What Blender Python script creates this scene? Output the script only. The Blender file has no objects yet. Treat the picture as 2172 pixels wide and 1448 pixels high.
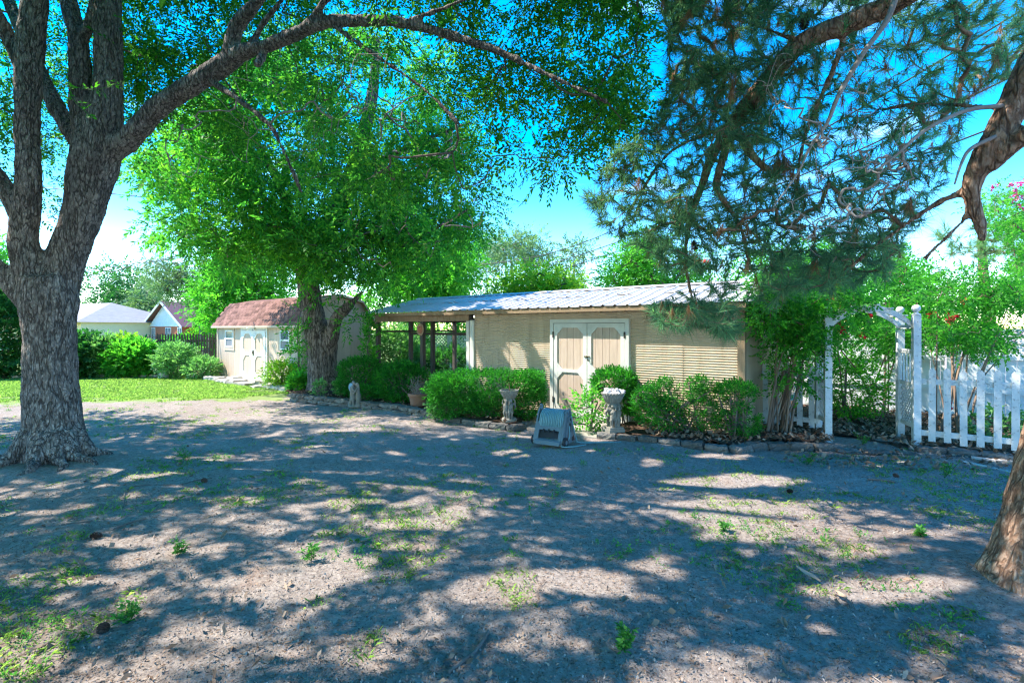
import bpy, math, random
import numpy as np
from mathutils import Vector, Matrix

# ------------------------------------------------------------------ camera, sky, sun, exposure
scene = bpy.context.scene
COL = scene.collection
F = 1086.0; HZ = 697.0; CAMZ = 1.8
cam_d = bpy.data.cameras.new('camera'); cam = bpy.data.objects.new('camera', cam_d); COL.objects.link(cam)
cam.location = (0, 0, CAMZ); cam.rotation_euler = (math.radians(90), 0, 0)
cam_d.sensor_width = 36; cam_d.lens = 18; cam_d.shift_y = -27 / 2172
cam_d.clip_start = 0.05; cam_d.clip_end = 2000
scene.camera = cam

SUN_EL = math.radians(51)
SUN_AZ = math.atan2(-0.99, 0.14)          # measured from +Y towards +X
SUN = np.array([math.sin(SUN_AZ) * math.cos(SUN_EL), math.cos(SUN_AZ) * math.cos(SUN_EL), math.sin(SUN_EL)])
world = bpy.data.worlds.new('World'); scene.world = world; world.use_nodes = True
wn = world.node_tree; wn.nodes.clear()
def wnode(t): return wn.nodes.new(t)
w_out = wnode('ShaderNodeOutputWorld'); w_bg = wnode('ShaderNodeBackground'); w_sky = wnode('ShaderNodeTexSky')
w_sky.sky_type = 'NISHITA'; w_sky.sun_disc = False
w_sky.sun_elevation = SUN_EL; w_sky.sun_rotation = SUN_AZ
w_sky.air_density = 1.0; w_sky.dust_density = 0.0; w_sky.ozone_density = 2.6
w_hs = wnode('ShaderNodeHueSaturation'); w_hs.inputs['Hue'].default_value = 0.502
w_hs.inputs['Saturation'].default_value = 1.52; w_hs.inputs['Value'].default_value = 1.0
w_tc = wnode('ShaderNodeTexCoord'); w_map = wnode('ShaderNodeMapping'); w_map.inputs['Scale'].default_value = (1.2, 1.2, 9.0)
w_n = wnode('ShaderNodeTexNoise'); w_n.inputs['Scale'].default_value = 1.7; w_n.inputs['Detail'].default_value = 6
w_rp = wnode('ShaderNodeValToRGB'); w_rp.color_ramp.elements[0].position = 0.6; w_rp.color_ramp.elements[1].position = 1.0
w_mix = wnode('ShaderNodeMixRGB'); w_mix.inputs['Color2'].default_value = (6.0, 8.0, 9.0, 1)
L = wn.links.new
L(w_sky.outputs[0], w_hs.inputs['Color']); L(w_tc.outputs['Generated'], w_map.inputs[0]); L(w_map.outputs[0], w_n.inputs['Vector'])
L(w_n.outputs[0], w_rp.inputs[0]); L(w_rp.outputs[0], w_mix.inputs['Fac']); L(w_hs.outputs[0], w_mix.inputs['Color1'])
L(w_mix.outputs[0], w_bg.inputs['Color']); L(w_bg.outputs[0], w_out.inputs['Surface'])
w_bg.inputs['Strength'].default_value = 0.15

sun_d = bpy.data.lights.new('sun', 'SUN'); sun_d.energy = 2.9; sun_d.angle = math.radians(0.53); sun_d.color = (1.0, 0.92, 0.82)
sun_o = bpy.data.objects.new('sun', sun_d); COL.objects.link(sun_o)
sun_o.rotation_euler = Vector(tuple(SUN)).to_track_quat('Z', 'Y').to_euler(); sun_o.location = (-20, 5, 30)

vs = scene.view_settings
vs.view_transform = 'Standard'; vs.look = 'None'; vs.gamma = 1; vs.use_curve_mapping = False
vs.exposure = 2.2
scene.cycles.use_denoising = True; scene.cycles.filter_width = 1.25
scene.cycles.max_bounces = 5; scene.cycles.diffuse_bounces = 3; scene.cycles.transmission_bounces = 3; scene.cycles.glossy_bounces = 2
scene.cycles.use_adaptive_sampling = True; scene.cycles.adaptive_threshold = 0.01
scene.cycles.sample_clamp_indirect = 6

rng = np.random.default_rng(7); random.seed(7)

# ------------------------------------------------------------------ helpers
def P(px, py, Y): return np.array([(px - 1086) / F * Y, Y, CAMZ - (py - HZ) / F * Y])
def G(px, py, z=0.0):
    Y = (CAMZ - z) * F / (py - HZ); return np.array([(px - 1086) / F * Y, Y, z])
def toground(c):
    c = np.atleast_2d(c); return c - SUN * (c[:, 2:3] / SUN[2])
UX = np.array([0.778, -0.629]); UROT = math.atan2(-0.629, 0.778)

def tag(o, label=None, cat=None, group=None, kind=None):
    if label: o['label'] = label
    if cat: o['category'] = cat
    if group: o['group'] = group
    if kind: o['kind'] = kind
    return o
def empty(name, loc, rz=0.0, label=None, cat=None, group=None):
    o = bpy.data.objects.new(name, None); COL.objects.link(o); o.location = tuple(float(v) for v in loc)
    o.rotation_euler = (0, 0, rz); o.empty_display_size = 0.1
    return tag(o, label, cat, group)
def link(name, me, parent=None, loc=(0, 0, 0), rot=(0, 0, 0), scale=(1, 1, 1)):
    o = bpy.data.objects.new(name, me); COL.objects.link(o)
    if parent is not None: o.parent = parent
    o.location = tuple(float(v) for v in loc); o.rotation_euler = rot; o.scale = scale
    return o
def mesh_np(name, V, Q, mat, smooth=False, tint=None, bark=None):
    """V (n,3), Q (m,k) uniform polygons"""
    V = np.asarray(V, dtype=np.float32); Q = np.asarray(Q, dtype=np.int32)
    me = bpy.data.meshes.new(name)
    me.vertices.add(len(V)); me.vertices.foreach_set('co', V.ravel())
    m, k = Q.shape
    me.loops.add(m * k); me.loops.foreach_set('vertex_index', Q.ravel())
    me.polygons.add(m); me.polygons.foreach_set('loop_start', np.arange(m, dtype=np.int32) * k)
    me.polygons.foreach_set('loop_total', np.full(m, k, dtype=np.int32))
    me.update(calc_edges=True)
    if smooth: me.polygons.foreach_set('use_smooth', np.ones(m, dtype=bool))
    if tint is not None:
        a = me.attributes.new('tint', 'FLOAT', 'FACE'); a.data.foreach_set('value', np.asarray(tint, dtype=np.float32))
    if mat: me.materials.append(mat)
    return me

class MB:
    """collects simple shapes into one mesh"""
    def __init__(s): s.v = []; s.f = []
    def add(s, V, Fs):
        n = len(s.v); s.v.extend([tuple(map(float, p)) for p in V]); s.f.extend([tuple(i + n for i in f) for f in Fs]); return s
    def box(s, x0, x1, y0, y1, z0, z1):
        V = [(x0,y0,z0),(x1,y0,z0),(x1,y1,z0),(x0,y1,z0),(x0,y0,z1),(x1,y0,z1),(x1,y1,z1),(x0,y1,z1)]
        return s.add(V, [(0,3,2,1),(4,5,6,7),(0,1,5,4),(1,2,6,5),(2,3,7,6),(3,0,4,7)])
    def prism(s, poly, axis, a, b):
        """poly 2D list extruded between a and b along axis (0 x,1 y,2 z); poly coords fill the other axes in order"""
        n = len(poly); V = []
        for t in (a, b):
            for p in poly:
                c = [p[0], p[1]]; c.insert(axis, t); V.append(tuple(c))
        Fs = [tuple(range(n)), tuple(range(2 * n - 1, n - 1, -1))] + [(i, i + n, (i + 1) % n + n, (i + 1) % n) for i in range(n)]
        return s.add(V, Fs)
    def tube(s, pts, rad, n=8, cap=True):
        pts = np.asarray(pts, float); m = len(pts)
        rad = np.full(m, rad) if np.isscalar(rad) else np.asarray(rad, float)
        T = np.gradient(pts, axis=0); T /= np.linalg.norm(T, axis=1)[:, None] + 1e-9
        a = np.array([0, 0, 1.0]) if abs(T[0][2]) < .9 else np.array([1.0, 0, 0])
        V = []; u = np.cross(T[0], a); u /= np.linalg.norm(u)
        for i in range(m):
            u = u - T[i] * np.dot(u, T[i]); u /= np.linalg.norm(u) + 1e-9; w = np.cross(T[i], u)
            for k in range(n):
                t = 2 * math.pi * k / n; V.append(pts[i] + rad[i] * (math.cos(t) * u + math.sin(t) * w))
        Fs = []
        for i in range(m - 1):
            for k in range(n):
                k2 = (k + 1) % n; Fs.append((i*n+k, i*n+k2, (i+1)*n+k2, (i+1)*n+k))
        if cap: Fs += [tuple(range(n - 1, -1, -1)), tuple((m - 1) * n + k for k in range(n))]
        return s.add(V, Fs)
    def lathe(s, prof, n=20, c=(0, 0, 0), flute=0.0, nf=12):
        V = []
        for r, z in prof:
            for k in range(n):
                t = 2 * math.pi * k / n; rr = r * (1 + flute * math.cos(nf * t)); V.append((c[0] + rr * math.cos(t), c[1] + rr * math.sin(t), c[2] + z))
        Fs = [(i*n+k, i*n+(k+1)%n, (i+1)*n+(k+1)%n, (i+1)*n+k) for i in range(len(prof) - 1) for k in range(n)]
        Fs += [tuple(range(n - 1, -1, -1)), tuple((len(prof) - 1) * n + k for k in range(n))]
        return s.add(V, Fs)
    def ball(s, c, r, n=10, m=7):
        r = (r, r, r) if np.isscalar(r) else r
        V = [(c[0], c[1], c[2] + r[2])]
        for i in range(1, m):
            a = math.pi * i / m
            for k in range(n):
                t = 2 * math.pi * k / n; V.append((c[0] + r[0]*math.sin(a)*math.cos(t), c[1] + r[1]*math.sin(a)*math.sin(t), c[2] + r[2]*math.cos(a)))
        V.append((c[0], c[1], c[2] - r[2])); e = len(V) - 1
        Fs = [(0, 1 + k, 1 + (k + 1) % n) for k in range(n)]
        for i in range(m - 2):
            for k in range(n):
                Fs.append((1+i*n+k, 1+(i+1)*n+k, 1+(i+1)*n+(k+1)%n, 1+i*n+(k+1)%n))
        Fs += [(e, 1+(m-2)*n+(k+1)%n, 1+(m-2)*n+k) for k in range(n)]
        return s.add(V, Fs)
    def mesh(s, name, mat, smooth=False):
        me = bpy.data.meshes.new(name); me.from_pydata(s.v, [], s.f); me.update()
        if smooth: me.polygons.foreach_set('use_smooth', np.ones(len(me.polygons), dtype=bool))
        if mat: me.materials.append(mat)
        return me
    def build(s, name, mat, parent=None, smooth=False, **k):
        return link(name, s.mesh(name, mat, smooth), parent, **k)
def boxpart(name, mat, parent, x0, x1, y0, y1, z0, z1): return MB().box(x0, x1, y0, y1, z0, z1).build(name, mat, parent)

def remeshed(mb, voxel, smooth_it=3, name='tmp'):
    me = mb.mesh(name, None); o = link(name, me)
    m = o.modifiers.new('r', 'REMESH'); m.mode = 'VOXEL'; m.voxel_size = voxel; m.use_smooth_shade = True
    if smooth_it:
        q = o.modifiers.new('s', 'SMOOTH'); q.iterations = smooth_it; q.factor = 0.5
    dg = bpy.context.evaluated_depsgraph_get()
    out = bpy.data.meshes.new_from_object(o.evaluated_get(dg))
    bpy.data.objects.remove(o); bpy.data.meshes.remove(me)
    return out

def spline(pts, per=6):
    """Catmull-Rom through rows (any number of columns)"""
    p = np.asarray(pts, float)
    if len(p) < 3:
        t = np.linspace(0, 1, per + 1)[:, None]; return p[0] * (1 - t) + p[-1] * t
    e = np.vstack([2 * p[0] - p[1], p, 2 * p[-1] - p[-2]]); out = []
    for i in range(1, len(e) - 2):
        for t in np.linspace(0, 1, per, endpoint=False):
            a, b, c, d = e[i-1], e[i], e[i+1], e[i+2]
            out.append(.5 * (2*b + (c - a)*t + (2*a - 5*b + 4*c - d)*t*t + (3*b - a - 3*c + d)*t**3))
    out.append(p[-1]); return np.array(out)

def vnoise(x, y, seed=0):
    r = np.random.default_rng(seed).random((256, 256))
    xi = np.floor(x).astype(int); yi = np.floor(y).astype(int); fx = x - xi; fy = y - yi
    fx = fx*fx*(3-2*fx); fy = fy*fy*(3-2*fy)
    a = r[xi % 256, yi % 256]; b = r[(xi+1) % 256, yi % 256]; c = r[xi % 256, (yi+1) % 256]; d = r[(xi+1) % 256, (yi+1) % 256]
    return (a*(1-fx)+b*fx)*(1-fy) + (c*(1-fx)+d*fx)*fy - .5
def ground_z(x, y):
    x = np.asarray(x, float); y = np.asarray(y, float)
    fade = np.clip(1 - (np.hypot(x, y - 6) - 14) / 10, 0, 1)
    return fade * (0.07*vnoise(x*.5+50, y*.5+50, 1) + .035*vnoise(x*1.6+90, y*1.6+90, 2) + .02*vnoise(x*5+200, y*5+200, 3) + .012*vnoise(x*14+300, y*14+300, 4))

def in_poly(px, py, poly):
    px = np.asarray(px); py = np.asarray(py); res = np.zeros(px.shape, bool); n = len(poly)
    for i in range(n):
        x0, y0 = poly[i]; x1, y1 = poly[(i + 1) % n]
        c = ((y0 > py) != (y1 > py)) & (px < (x1 - x0) * (py - y0) / (y1 - y0 + 1e-12) + x0); res ^= c
    return res

# ------------------------------------------------------------------ materials
def newmat(name):
    m = bpy.data.materials.new(name); m.use_nodes = True; nt = m.node_tree; nt.nodes.clear()
    out = nt.nodes.new('ShaderNodeOutputMaterial'); return m, nt, out
def rgb(c): return (c[0], c[1], c[2], 1)
def surf(name, c, c2=None, scale=6.0, rough=.85, bump=.2, bscale=40.0, spec=.3, metal=0.0, stretch=(1, 1, 1), stain=None, stain_scale=2.0, stain_pos=(.55, .75), bdist=.01, rnd=0.0):
    """painted / stone / wood surface: two-tone noise colour, optional stains, fine bump"""
    m, nt, out = newmat(name); N = nt.nodes.new; K = nt.links.new
    if c2 is None: c2 = tuple(v * .78 for v in c)
    tc = N('ShaderNodeTexCoord'); mp = N('ShaderNodeMapping'); mp.inputs['Scale'].default_value = stretch
    K(tc.outputs['Object'], mp.inputs[0])
    n1 = N('ShaderNodeTexNoise'); n1.inputs['Scale'].default_value = scale; n1.inputs['Detail'].default_value = 6; n1.inputs['Roughness'].default_value = .65
    K(mp.outputs[0], n1.inputs['Vector'])
    rp = N('ShaderNodeValToRGB'); rp.color_ramp.elements[0].position = .33; rp.color_ramp.elements[1].position = .68
    rp.color_ramp.elements[0].color = rgb(c2); rp.color_ramp.elements[1].color = rgb(c)
    K(n1.outputs[0], rp.inputs[0]); col = rp.outputs[0]
    if stain:
        n3 = N('ShaderNodeTexNoise'); n3.inputs['Scale'].default_value = stain_scale; n3.inputs['Detail'].default_value = 8; n3.inputs['Roughness'].default_value = .75
        K(mp.outputs[0], n3.inputs['Vector'])
        r3 = N('ShaderNodeValToRGB'); r3.color_ramp.elements[0].position = stain_pos[0]; r3.color_ramp.elements[1].position = stain_pos[1]
        K(n3.outputs[0], r3.inputs[0]); mx = N('ShaderNodeMixRGB'); mx.inputs['Color2'].default_value = rgb(stain)
        K(r3.outputs[0], mx.inputs['Fac']); K(col, mx.inputs['Color1']); col = mx.outputs[0]
    if rnd:
        oi = N('ShaderNodeObjectInfo'); mr = N('ShaderNodeMapRange'); mr.inputs['To Min'].default_value = 1 - rnd; mr.inputs['To Max'].default_value = 1 + rnd * .6; K(oi.outputs['Random'], mr.inputs['Value'])
        mv = N('ShaderNodeMixRGB'); mv.blend_type = 'MULTIPLY'; mv.inputs['Fac'].default_value = 1; K(col, mv.inputs['Color1']); K(mr.outputs[0], mv.inputs['Color2']); col = mv.outputs[0]
    b = N('ShaderNodeBsdfPrincipled'); b.inputs['Roughness'].default_value = rough; b.inputs['Metallic'].default_value = metal
    b.inputs['Specular IOR Level'].default_value = spec
    K(col, b.inputs['Base Color'])
    if bump:
        n2 = N('ShaderNodeTexNoise'); n2.inputs['Scale'].default_value = bscale; n2.inputs['Detail'].default_value = 4
        K(mp.outputs[0], n2.inputs['Vector']); bp = N('ShaderNodeBump'); bp.inputs['Strength'].default_value = bump; bp.inputs['Distance'].default_value = bdist
        K(n2.outputs[0], bp.inputs['Height']); K(bp.outputs[0], b.inputs['Normal'])
    K(b.outputs[0], out.inputs[0]); return m
def leafmat(name, dark, mid, light, trans=.45, tcol=None, rough=.55, spec=.14):
    m, nt, out = newmat(name); N = nt.nodes.new; K = nt.links.new
    at = N('ShaderNodeAttribute'); at.attribute_name = 'tint'
    rp = N('ShaderNodeValToRGB'); e = rp.color_ramp.elements; e[0].color = rgb(dark); e[1].color = rgb(light); e[0].position = .05
    x = e.new(.55); x.color = rgb(mid)
    K(at.outputs['Fac'], rp.inputs[0])
    b = N('ShaderNodeBsdfPrincipled'); b.inputs['Roughness'].default_value = rough; b.inputs['Specular IOR Level'].default_value = spec
    K(rp.outputs[0], b.inputs['Base Color'])
    t = N('ShaderNodeBsdfTranslucent'); g = N('ShaderNodeMixRGB'); g.blend_type = 'MULTIPLY'; g.inputs['Fac'].default_value = 1
    g.inputs['Color2'].default_value = rgb(tcol or (1.7, 2.0, .9)); K(rp.outputs[0], g.inputs['Color1']); K(g.outputs[0], t.inputs['Color'])
    mx = N('ShaderNodeMixShader'); mx.inputs[0].default_value = trans; K(b.outputs[0], mx.inputs[1]); K(t.outputs[0], mx.inputs[2])
    K(mx.outputs[0], out.inputs[0]); return m
def barkmat(name, crevice, plate, plate2, scale=24.0, zs=.55, depth=.02):
    m, nt, out = newmat(name); N = nt.nodes.new; K = nt.links.new
    tc = N('ShaderNodeTexCoord'); mp = N('ShaderNodeMapping'); mp.inputs['Scale'].default_value = (1, 1, zs); K(tc.outputs['Object'], mp.inputs[0])
    def noise(s_, d_=4, ro=.6, v=None):
        n_ = N('ShaderNodeTexNoise'); n_.inputs['Scale'].default_value = s_; n_.inputs['Detail'].default_value = d_; n_.inputs['Roughness'].default_value = ro; K((v or mp).outputs[0], n_.inputs['Vector']); return n_
    nz = noise(scale * .45, 3); ma = N('ShaderNodeVectorMath'); ma.operation = 'MULTIPLY_ADD'; ma.inputs[1].default_value = (2.6 / scale,) * 3; K(nz.outputs['Color'], ma.inputs[0]); K(mp.outputs[0], ma.inputs[2])
    def cells(s_, w_):
        v_ = N('ShaderNodeTexVoronoi'); v_.feature = 'DISTANCE_TO_EDGE'; v_.inputs['Scale'].default_value = s_; K(ma.outputs[0], v_.inputs['Vector'])
        r_ = N('ShaderNodeValToRGB'); r_.color_ramp.elements[0].position = 0.0; r_.color_ramp.elements[1].position = w_; K(v_.outputs['Distance'], r_.inputs[0]); return r_
    mf = N('ShaderNodeMapping'); mf.inputs['Scale'].default_value = (1, 1, zs * .55); K(tc.outputs['Object'], mf.inputs[0])
    fn = noise(scale * .62, 2.5, .55, mf); f1 = N('ShaderNodeMath'); f1.operation = 'SUBTRACT'; f1.inputs[1].default_value = .5; K(fn.outputs[0], f1.inputs[0]); f2 = N('ShaderNodeMath'); f2.operation = 'ABSOLUTE'; K(f1.outputs[0], f2.inputs[0])
    fu = N('ShaderNodeValToRGB'); fu.color_ramp.elements[0].position = .0; fu.color_ramp.elements[1].position = .055; K(f2.outputs[0], fu.inputs[0])
    vv = cells(scale, .2); vl = N('ShaderNodeMapRange'); vl.inputs['To Min'].default_value = .5; K(vv.outputs[0], vl.inputs['Value'])
    a = N('ShaderNodeMath'); a.operation = 'MULTIPLY'; K(fu.outputs[0], a.inputs[0]); K(vl.outputs[0], a.inputs[1]); nf = noise(scale * .8, 5, .7); rf = N('ShaderNodeValToRGB'); rf.color_ramp.elements[0].position = .26; rf.color_ramp.elements[1].position = .46; K(nf.outputs[0], rf.inputs[0])
    mn = N('ShaderNodeMath'); mn.operation = 'MULTIPLY'; K(a.outputs[0], mn.inputs[0]); K(rf.outputs[0], mn.inputs[1])
    n2 = noise(scale * 1.6, 8, .72); n3 = noise(3.0, 4, .6)
    r2 = N('ShaderNodeValToRGB'); r2.color_ramp.elements[0].position = .36; r2.color_ramp.elements[1].position = .66; K(n2.outputs[0], r2.inputs[0])
    pc = N('ShaderNodeMixRGB'); pc.inputs['Color1'].default_value = rgb(plate2); pc.inputs['Color2'].default_value = rgb(plate); K(r2.outputs[0], pc.inputs['Fac'])
    pv = N('ShaderNodeMixRGB'); pv.blend_type = 'MULTIPLY'; pv.inputs['Fac'].default_value = .6; K(pc.outputs[0], pv.inputs['Color1'])
    r3 = N('ShaderNodeValToRGB'); r3.color_ramp.elements[0].position = .35; r3.color_ramp.elements[1].position = .65; r3.color_ramp.elements[0].color = (.55, .55, .58, 1); r3.color_ramp.elements[1].color = (1.25, 1.2, 1.15, 1); K(n3.outputs[0], r3.inputs[0]); K(r3.outputs[0], pv.inputs['Color2'])
    cm = N('ShaderNodeMixRGB'); cm.inputs['Color1'].default_value = rgb(crevice); K(mn.outputs[0], cm.inputs['Fac']); K(pv.outputs[0], cm.inputs['Color2'])
    b = N('ShaderNodeBsdfPrincipled'); b.inputs['Roughness'].default_value = .95; b.inputs['Specular IOR Level'].default_value = .12; K(cm.outputs[0], b.inputs['Base Color'])
    ad = N('ShaderNodeMath'); ad.operation = 'MULTIPLY_ADD'; ad.inputs[1].default_value = .8; K(n2.outputs[0], ad.inputs[0]); K(mn.outputs[0], ad.inputs[2])
    bp = N('ShaderNodeBump'); bp.inputs['Strength'].default_value = 1.0; bp.inputs['Distance'].default_value = depth; K(ad.outputs[0], bp.inputs['Height']); K(bp.outputs[0], b.inputs['Normal'])
    n4 = noise(7.0, 5, .65); dp = N('ShaderNodeDisplacement'); dp.inputs['Scale'].default_value = depth * 3.2; dp.inputs['Midlevel'].default_value = .5; K(n4.outputs[0], dp.inputs['Height'])
    K(dp.outputs[0], out.inputs['Displacement']); m.displacement_method = 'DISPLACEMENT'
    K(b.outputs[0], out.inputs[0]); return m

M = {}
M['oakbark'] = barkmat('oak_bark', (.06, .05, .046), (.46, .415, .38), (.26, .23, .21), 26, .4, .026)
M['oakbark2'] = barkmat('oak_bark_far', (.05, .042, .037), (.4, .355, .32), (.22, .19, .17), 18, .32, .032)
M['pinebark'] = barkmat('pine_bark', (.11, .065, .045), (.5, .37, .28), (.36, .2, .12), 16, .45, .02)
M['twig'] = surf('twig_bark', (.2, .165, .14), (.12, .095, .08), 12, .9, .3, 60)
M['pinetwig'] = surf('pine_twig_bark', (.27, .17, .115), (.15, .095, .07), 12, .9, .3, 60)
M['deadtwig'] = surf('dead_grey_twig', (.36, .32, .29), (.22, .19, .17), 12, .9, .3, 60)
M['myrtlebark'] = surf('crape_myrtle_bark', (.26, .18, .125), (.15, .10, .07), 8, .8, .3, 40, stretch=(1, 1, .3))
M['oakleaf'] = leafmat('oak_leaf', (.018, .09, .022), (.045, .195, .032), (.17, .38, .04), .55)
M['oakleaf2'] = leafmat('oak_leaf_mid', (.02, .11, .03), (.055, .25, .04), (.2, .45, .05), .52)
M['leafbright'] = leafmat('bright_leaf', (.03, .15, .025), (.075, .31, .04), (.19, .50, .05), .5)
M['leafyellow'] = leafmat('yellow_green_leaf', (.09, .2, .02), (.2, .38, .035), (.36, .48, .05), .5)
M['leafgrey'] = leafmat('grey_green_leaf', (.06, .12, .065), (.12, .22, .11), (.22, .33, .17), .35)
M['leafdeep'] = leafmat('deep_green_leaf', (.015, .065, .025), (.03, .125, .035), (.06, .22, .05), .4)
M['leafpale'] = leafmat('pale_green_leaf', (.06, .17, .07), (.13, .3, .11), (.26, .46, .2), .4)
M['boxleaf'] = leafmat('hedge_leaf', (.01, .08, .016), (.028, .19, .026), (.085, .40, .035), .35)
M['myrtleleaf'] = leafmat('crape_myrtle_leaf', (.02, .11, .024), (.05, .24, .03), (.13, .42, .04), .5)
M['needle'] = leafmat('pine_needle', (.045, .11, .07), (.085, .2, .11), (.17, .32, .14), .4, (1.5, 1.8, 1.1))
M['needlepale'] = leafmat('pale_pine_needle', (.08, .18, .08), (.15, .3, .12), (.26, .42, .18), .35, (1.5, 1.7, 1.1))
M['needledead'] = leafmat('dead_pine_needle', (.17, .085, .04), (.32, .17, .085), (.46, .28, .15), .3, (1.3, 1.1, .9))
M['flower'] = leafmat('crape_myrtle_flower', (.45, .008, .03), (.7, .02, .05), (.85, .06, .09), .3, (1.1, 1, 1))
M['flowerpink'] = leafmat('pink_flower', (.5, .01, .12), (.75, .03, .22), (.85, .1, .35), .3, (1.1, 1, 1))
M['grass'] = leafmat('grass_blade', (.11, .21, .055), (.23, .37, .11), (.42, .52, .2), .4)
M['weed'] = leafmat('weed_leaf', (.03, .12, .03), (.065, .23, .045), (.15, .36, .07), .4)
M['litter'] = leafmat('dead_leaf', (.12, .075, .05), (.26, .175, .12), (.44, .33, .24), .15, (1, .9, .8), .8, .15)
M['chips'] = leafmat('soil_crumbs', (.1, .078, .065), (.24, .19, .16), (.45, .39, .34), .0, None, .9, .1)
M['white'] = surf('white_paint', (.80, .81, .80), (.68, .70, .69), 5, .6, .15, 30, .35)
M['whitefence'] = surf('weathered_white_paint', (.68, .70, .69), (.5, .535, .52), 4, .7, .25, 30, .25, stain=(.16, .165, .15), stain_scale=22, stain_pos=(.55, .68))
M['whiteclean'] = surf('white_fence_paint', (.74, .77, .76), (.62, .66, .65), 3, .7, .15, 30, .25, stain=(.38, .42, .38), stain_scale=6, stain_pos=(.62, .8))
M['trim'] = surf('cream_trim_paint', (.66, .66, .60), (.54, .54, .49), 4, .7, .2, 40, .25, stain=(.35, .33, .29), stain_scale=9, stain_pos=(.66, .85))
M['doorpanel'] = surf('tan_door_panel', (.56, .44, .35), (.46, .355, .28), 3, .8, .25, 20, .2, stretch=(6, 6, .6), stain=(.2, .13, .09), stain_scale=3, stain_pos=(.66, .85))
M['siding'] = surf('beige_siding', (.62, .48, .37), (.54, .41, .31), 3, .8, .2, 20, .2, stretch=(5, 5, .6), stain=(.42, .28, .18), stain_scale=2, stain_pos=(.6, .85), rnd=.1)
M['corr'] = surf('tan_corrugated_metal', (.54, .425, .30), (.46, .355, .245), 2.2, .6, .1, 30, .3, stretch=(2.2, 2.2, .3), stain=(.22, .15, .085), stain_scale=2.4, stain_pos=(.54, .85))
M['roofmetal'] = surf('galvanised_roof', (.60, .575, .555), (.50, .475, .46), 2.5, .55, .08, 20, .4, .12, stain=(.4, .33, .29), stain_scale=2.2, stain_pos=(.6, .85))
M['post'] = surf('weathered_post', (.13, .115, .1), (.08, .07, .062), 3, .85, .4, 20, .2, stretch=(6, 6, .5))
M['header'] = surf('tan_header_board', (.34, .25, .16), (.27, .19, .12), 3, .85, .3, 20, .2, stretch=(5, 5, .8))
M['shingle'] = surf('brown_shingle', (.27, .145, .115), (.17, .09, .075), 5, .95, .5, 90, .1, rnd=.45)
M['roofgrey'] = surf('grey_shingle', (.34, .32, .31), (.26, .25, .245), 2.5, .95, .4, 20, .1, stretch=(1, 1, 5))
M['roofmaroon'] = surf('maroon_shingle', (.27, .14, .14), (.2, .10, .10), 3, .95, .4, 20, .1, stretch=(1, 1, 5))
M['cream'] = surf('cream_wall', (.78, .68, .44), (.72, .62, .4), 3, .8, .1)
M['brick'] = surf('orange_brick', (.52, .19, .11), (.40, .13, .08), 9, .9, .3, 60, .1, stretch=(1, 1, 3))
M['stone'] = surf('limestone_block', (.30, .27, .235), (.16, .145, .125), 7, .95, .8, 24, .15, stain=(.06, .065, .05), stain_scale=5, stain_pos=(.5, .7), bdist=.03, rnd=.3)
M['stonewhite'] = surf('pale_flagstone', (.55, .50, .43), (.36, .32, .27), 6, .95, .7, 24, .15, stain=(.2, .18, .15), stain_scale=5, stain_pos=(.6, .8), bdist=.03)
M['block'] = surf('dark_concrete_block', (.2, .185, .165), (.11, .105, .095), 9, .95, .8, 40, .12, stain=(.045, .06, .04), stain_scale=4, stain_pos=(.52, .72), bdist=.02, rnd=.3)
M['statue'] = surf('cast_stone', (.29, .275, .235), (.17, .16, .135), 10, .9, .5, 60, .2, stain=(.1, .1, .085), stain_scale=9, stain_pos=(.55, .75))
M['blueceramic'] = surf('pale_blue_glaze', (.22, .45, .62), (.16, .36, .52), 8, .4, .1)
M['terra'] = surf('terracotta', (.36, .19, .125), (.25, .135, .095), 7, .85, .3, 40, .2, stain=(.42, .36, .3), stain_scale=5, stain_pos=(.58, .8))
M['reel'] = surf('blue_grey_plastic', (.14, .19, .215), (.11, .155, .18), 4, .5, .05, 40, .4, stain=(.3, .3, .29), stain_scale=6, stain_pos=(.62, .85))
M['reeldark'] = surf('dark_plastic', (.025, .03, .035), (.02, .022, .026), 4, .5, .05)
M['hose'] = surf('teal_hose', (.2, .36, .38), (.13, .27, .29), 5, .5, .1, 60, .4)
M['concrete'] = surf('concrete_slab', (.36, .33, .285), (.27, .245, .21), 3, .95, .4, 50, .15, stain=(.17, .15, .13), stain_scale=2.5, stain_pos=(.55, .8))
M['mulch'] = surf('bed_soil', (.12, .075, .05), (.06, .04, .03), 8, .98, .9, 22, .05, bdist=.04)
M['iron'] = surf('dark_iron', (.03, .028, .026), (.02, .02, .02), 6, .6, .1)
M['woodbrown'] = surf('brown_stained_picket', (.17, .10, .065), (.10, .06, .04), 6, .85, .3, 30, stretch=(5, 5, .5))
M['wire'] = surf('black_cable', (.02, .02, .022), (.02, .02, .02), 3, .6, 0)
M['brass'] = surf('old_brass', (.25, .2, .1), (.15, .12, .07), 9, .45, .1, 40, .5, .8)
M['bucket'] = surf('galvanised_bucket', (.55, .58, .62), (.45, .48, .52), 6, .45, .05, 30, .5, .3)
M['cone'] = surf('pine_cone', (.12, .075, .05), (.06, .04, .03), 20, .9, .3, 60)
M['shell'] = surf('white_rubble', (.68, .66, .65), (.45, .43, .43), 14, .85, .4, 60)
M['doorwhite'] = surf('white_door_paint', (.78, .76, .71), (.7, .67, .62), 4, .7, .15, 30, .25)
M['glass'] = surf('window_glass', (.16, .2, .24), (.12, .15, .19), 2, .08, 0, 10, .6)
M['curtain'] = surf('grey_window_screen', (.24, .235, .25), (.2, .2, .215), 3, .6, .1)
M['cushion'] = surf('sun_face_paint', (.48, .2, .12), (.36, .15, .09), 18, .8, .2, 60)
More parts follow.
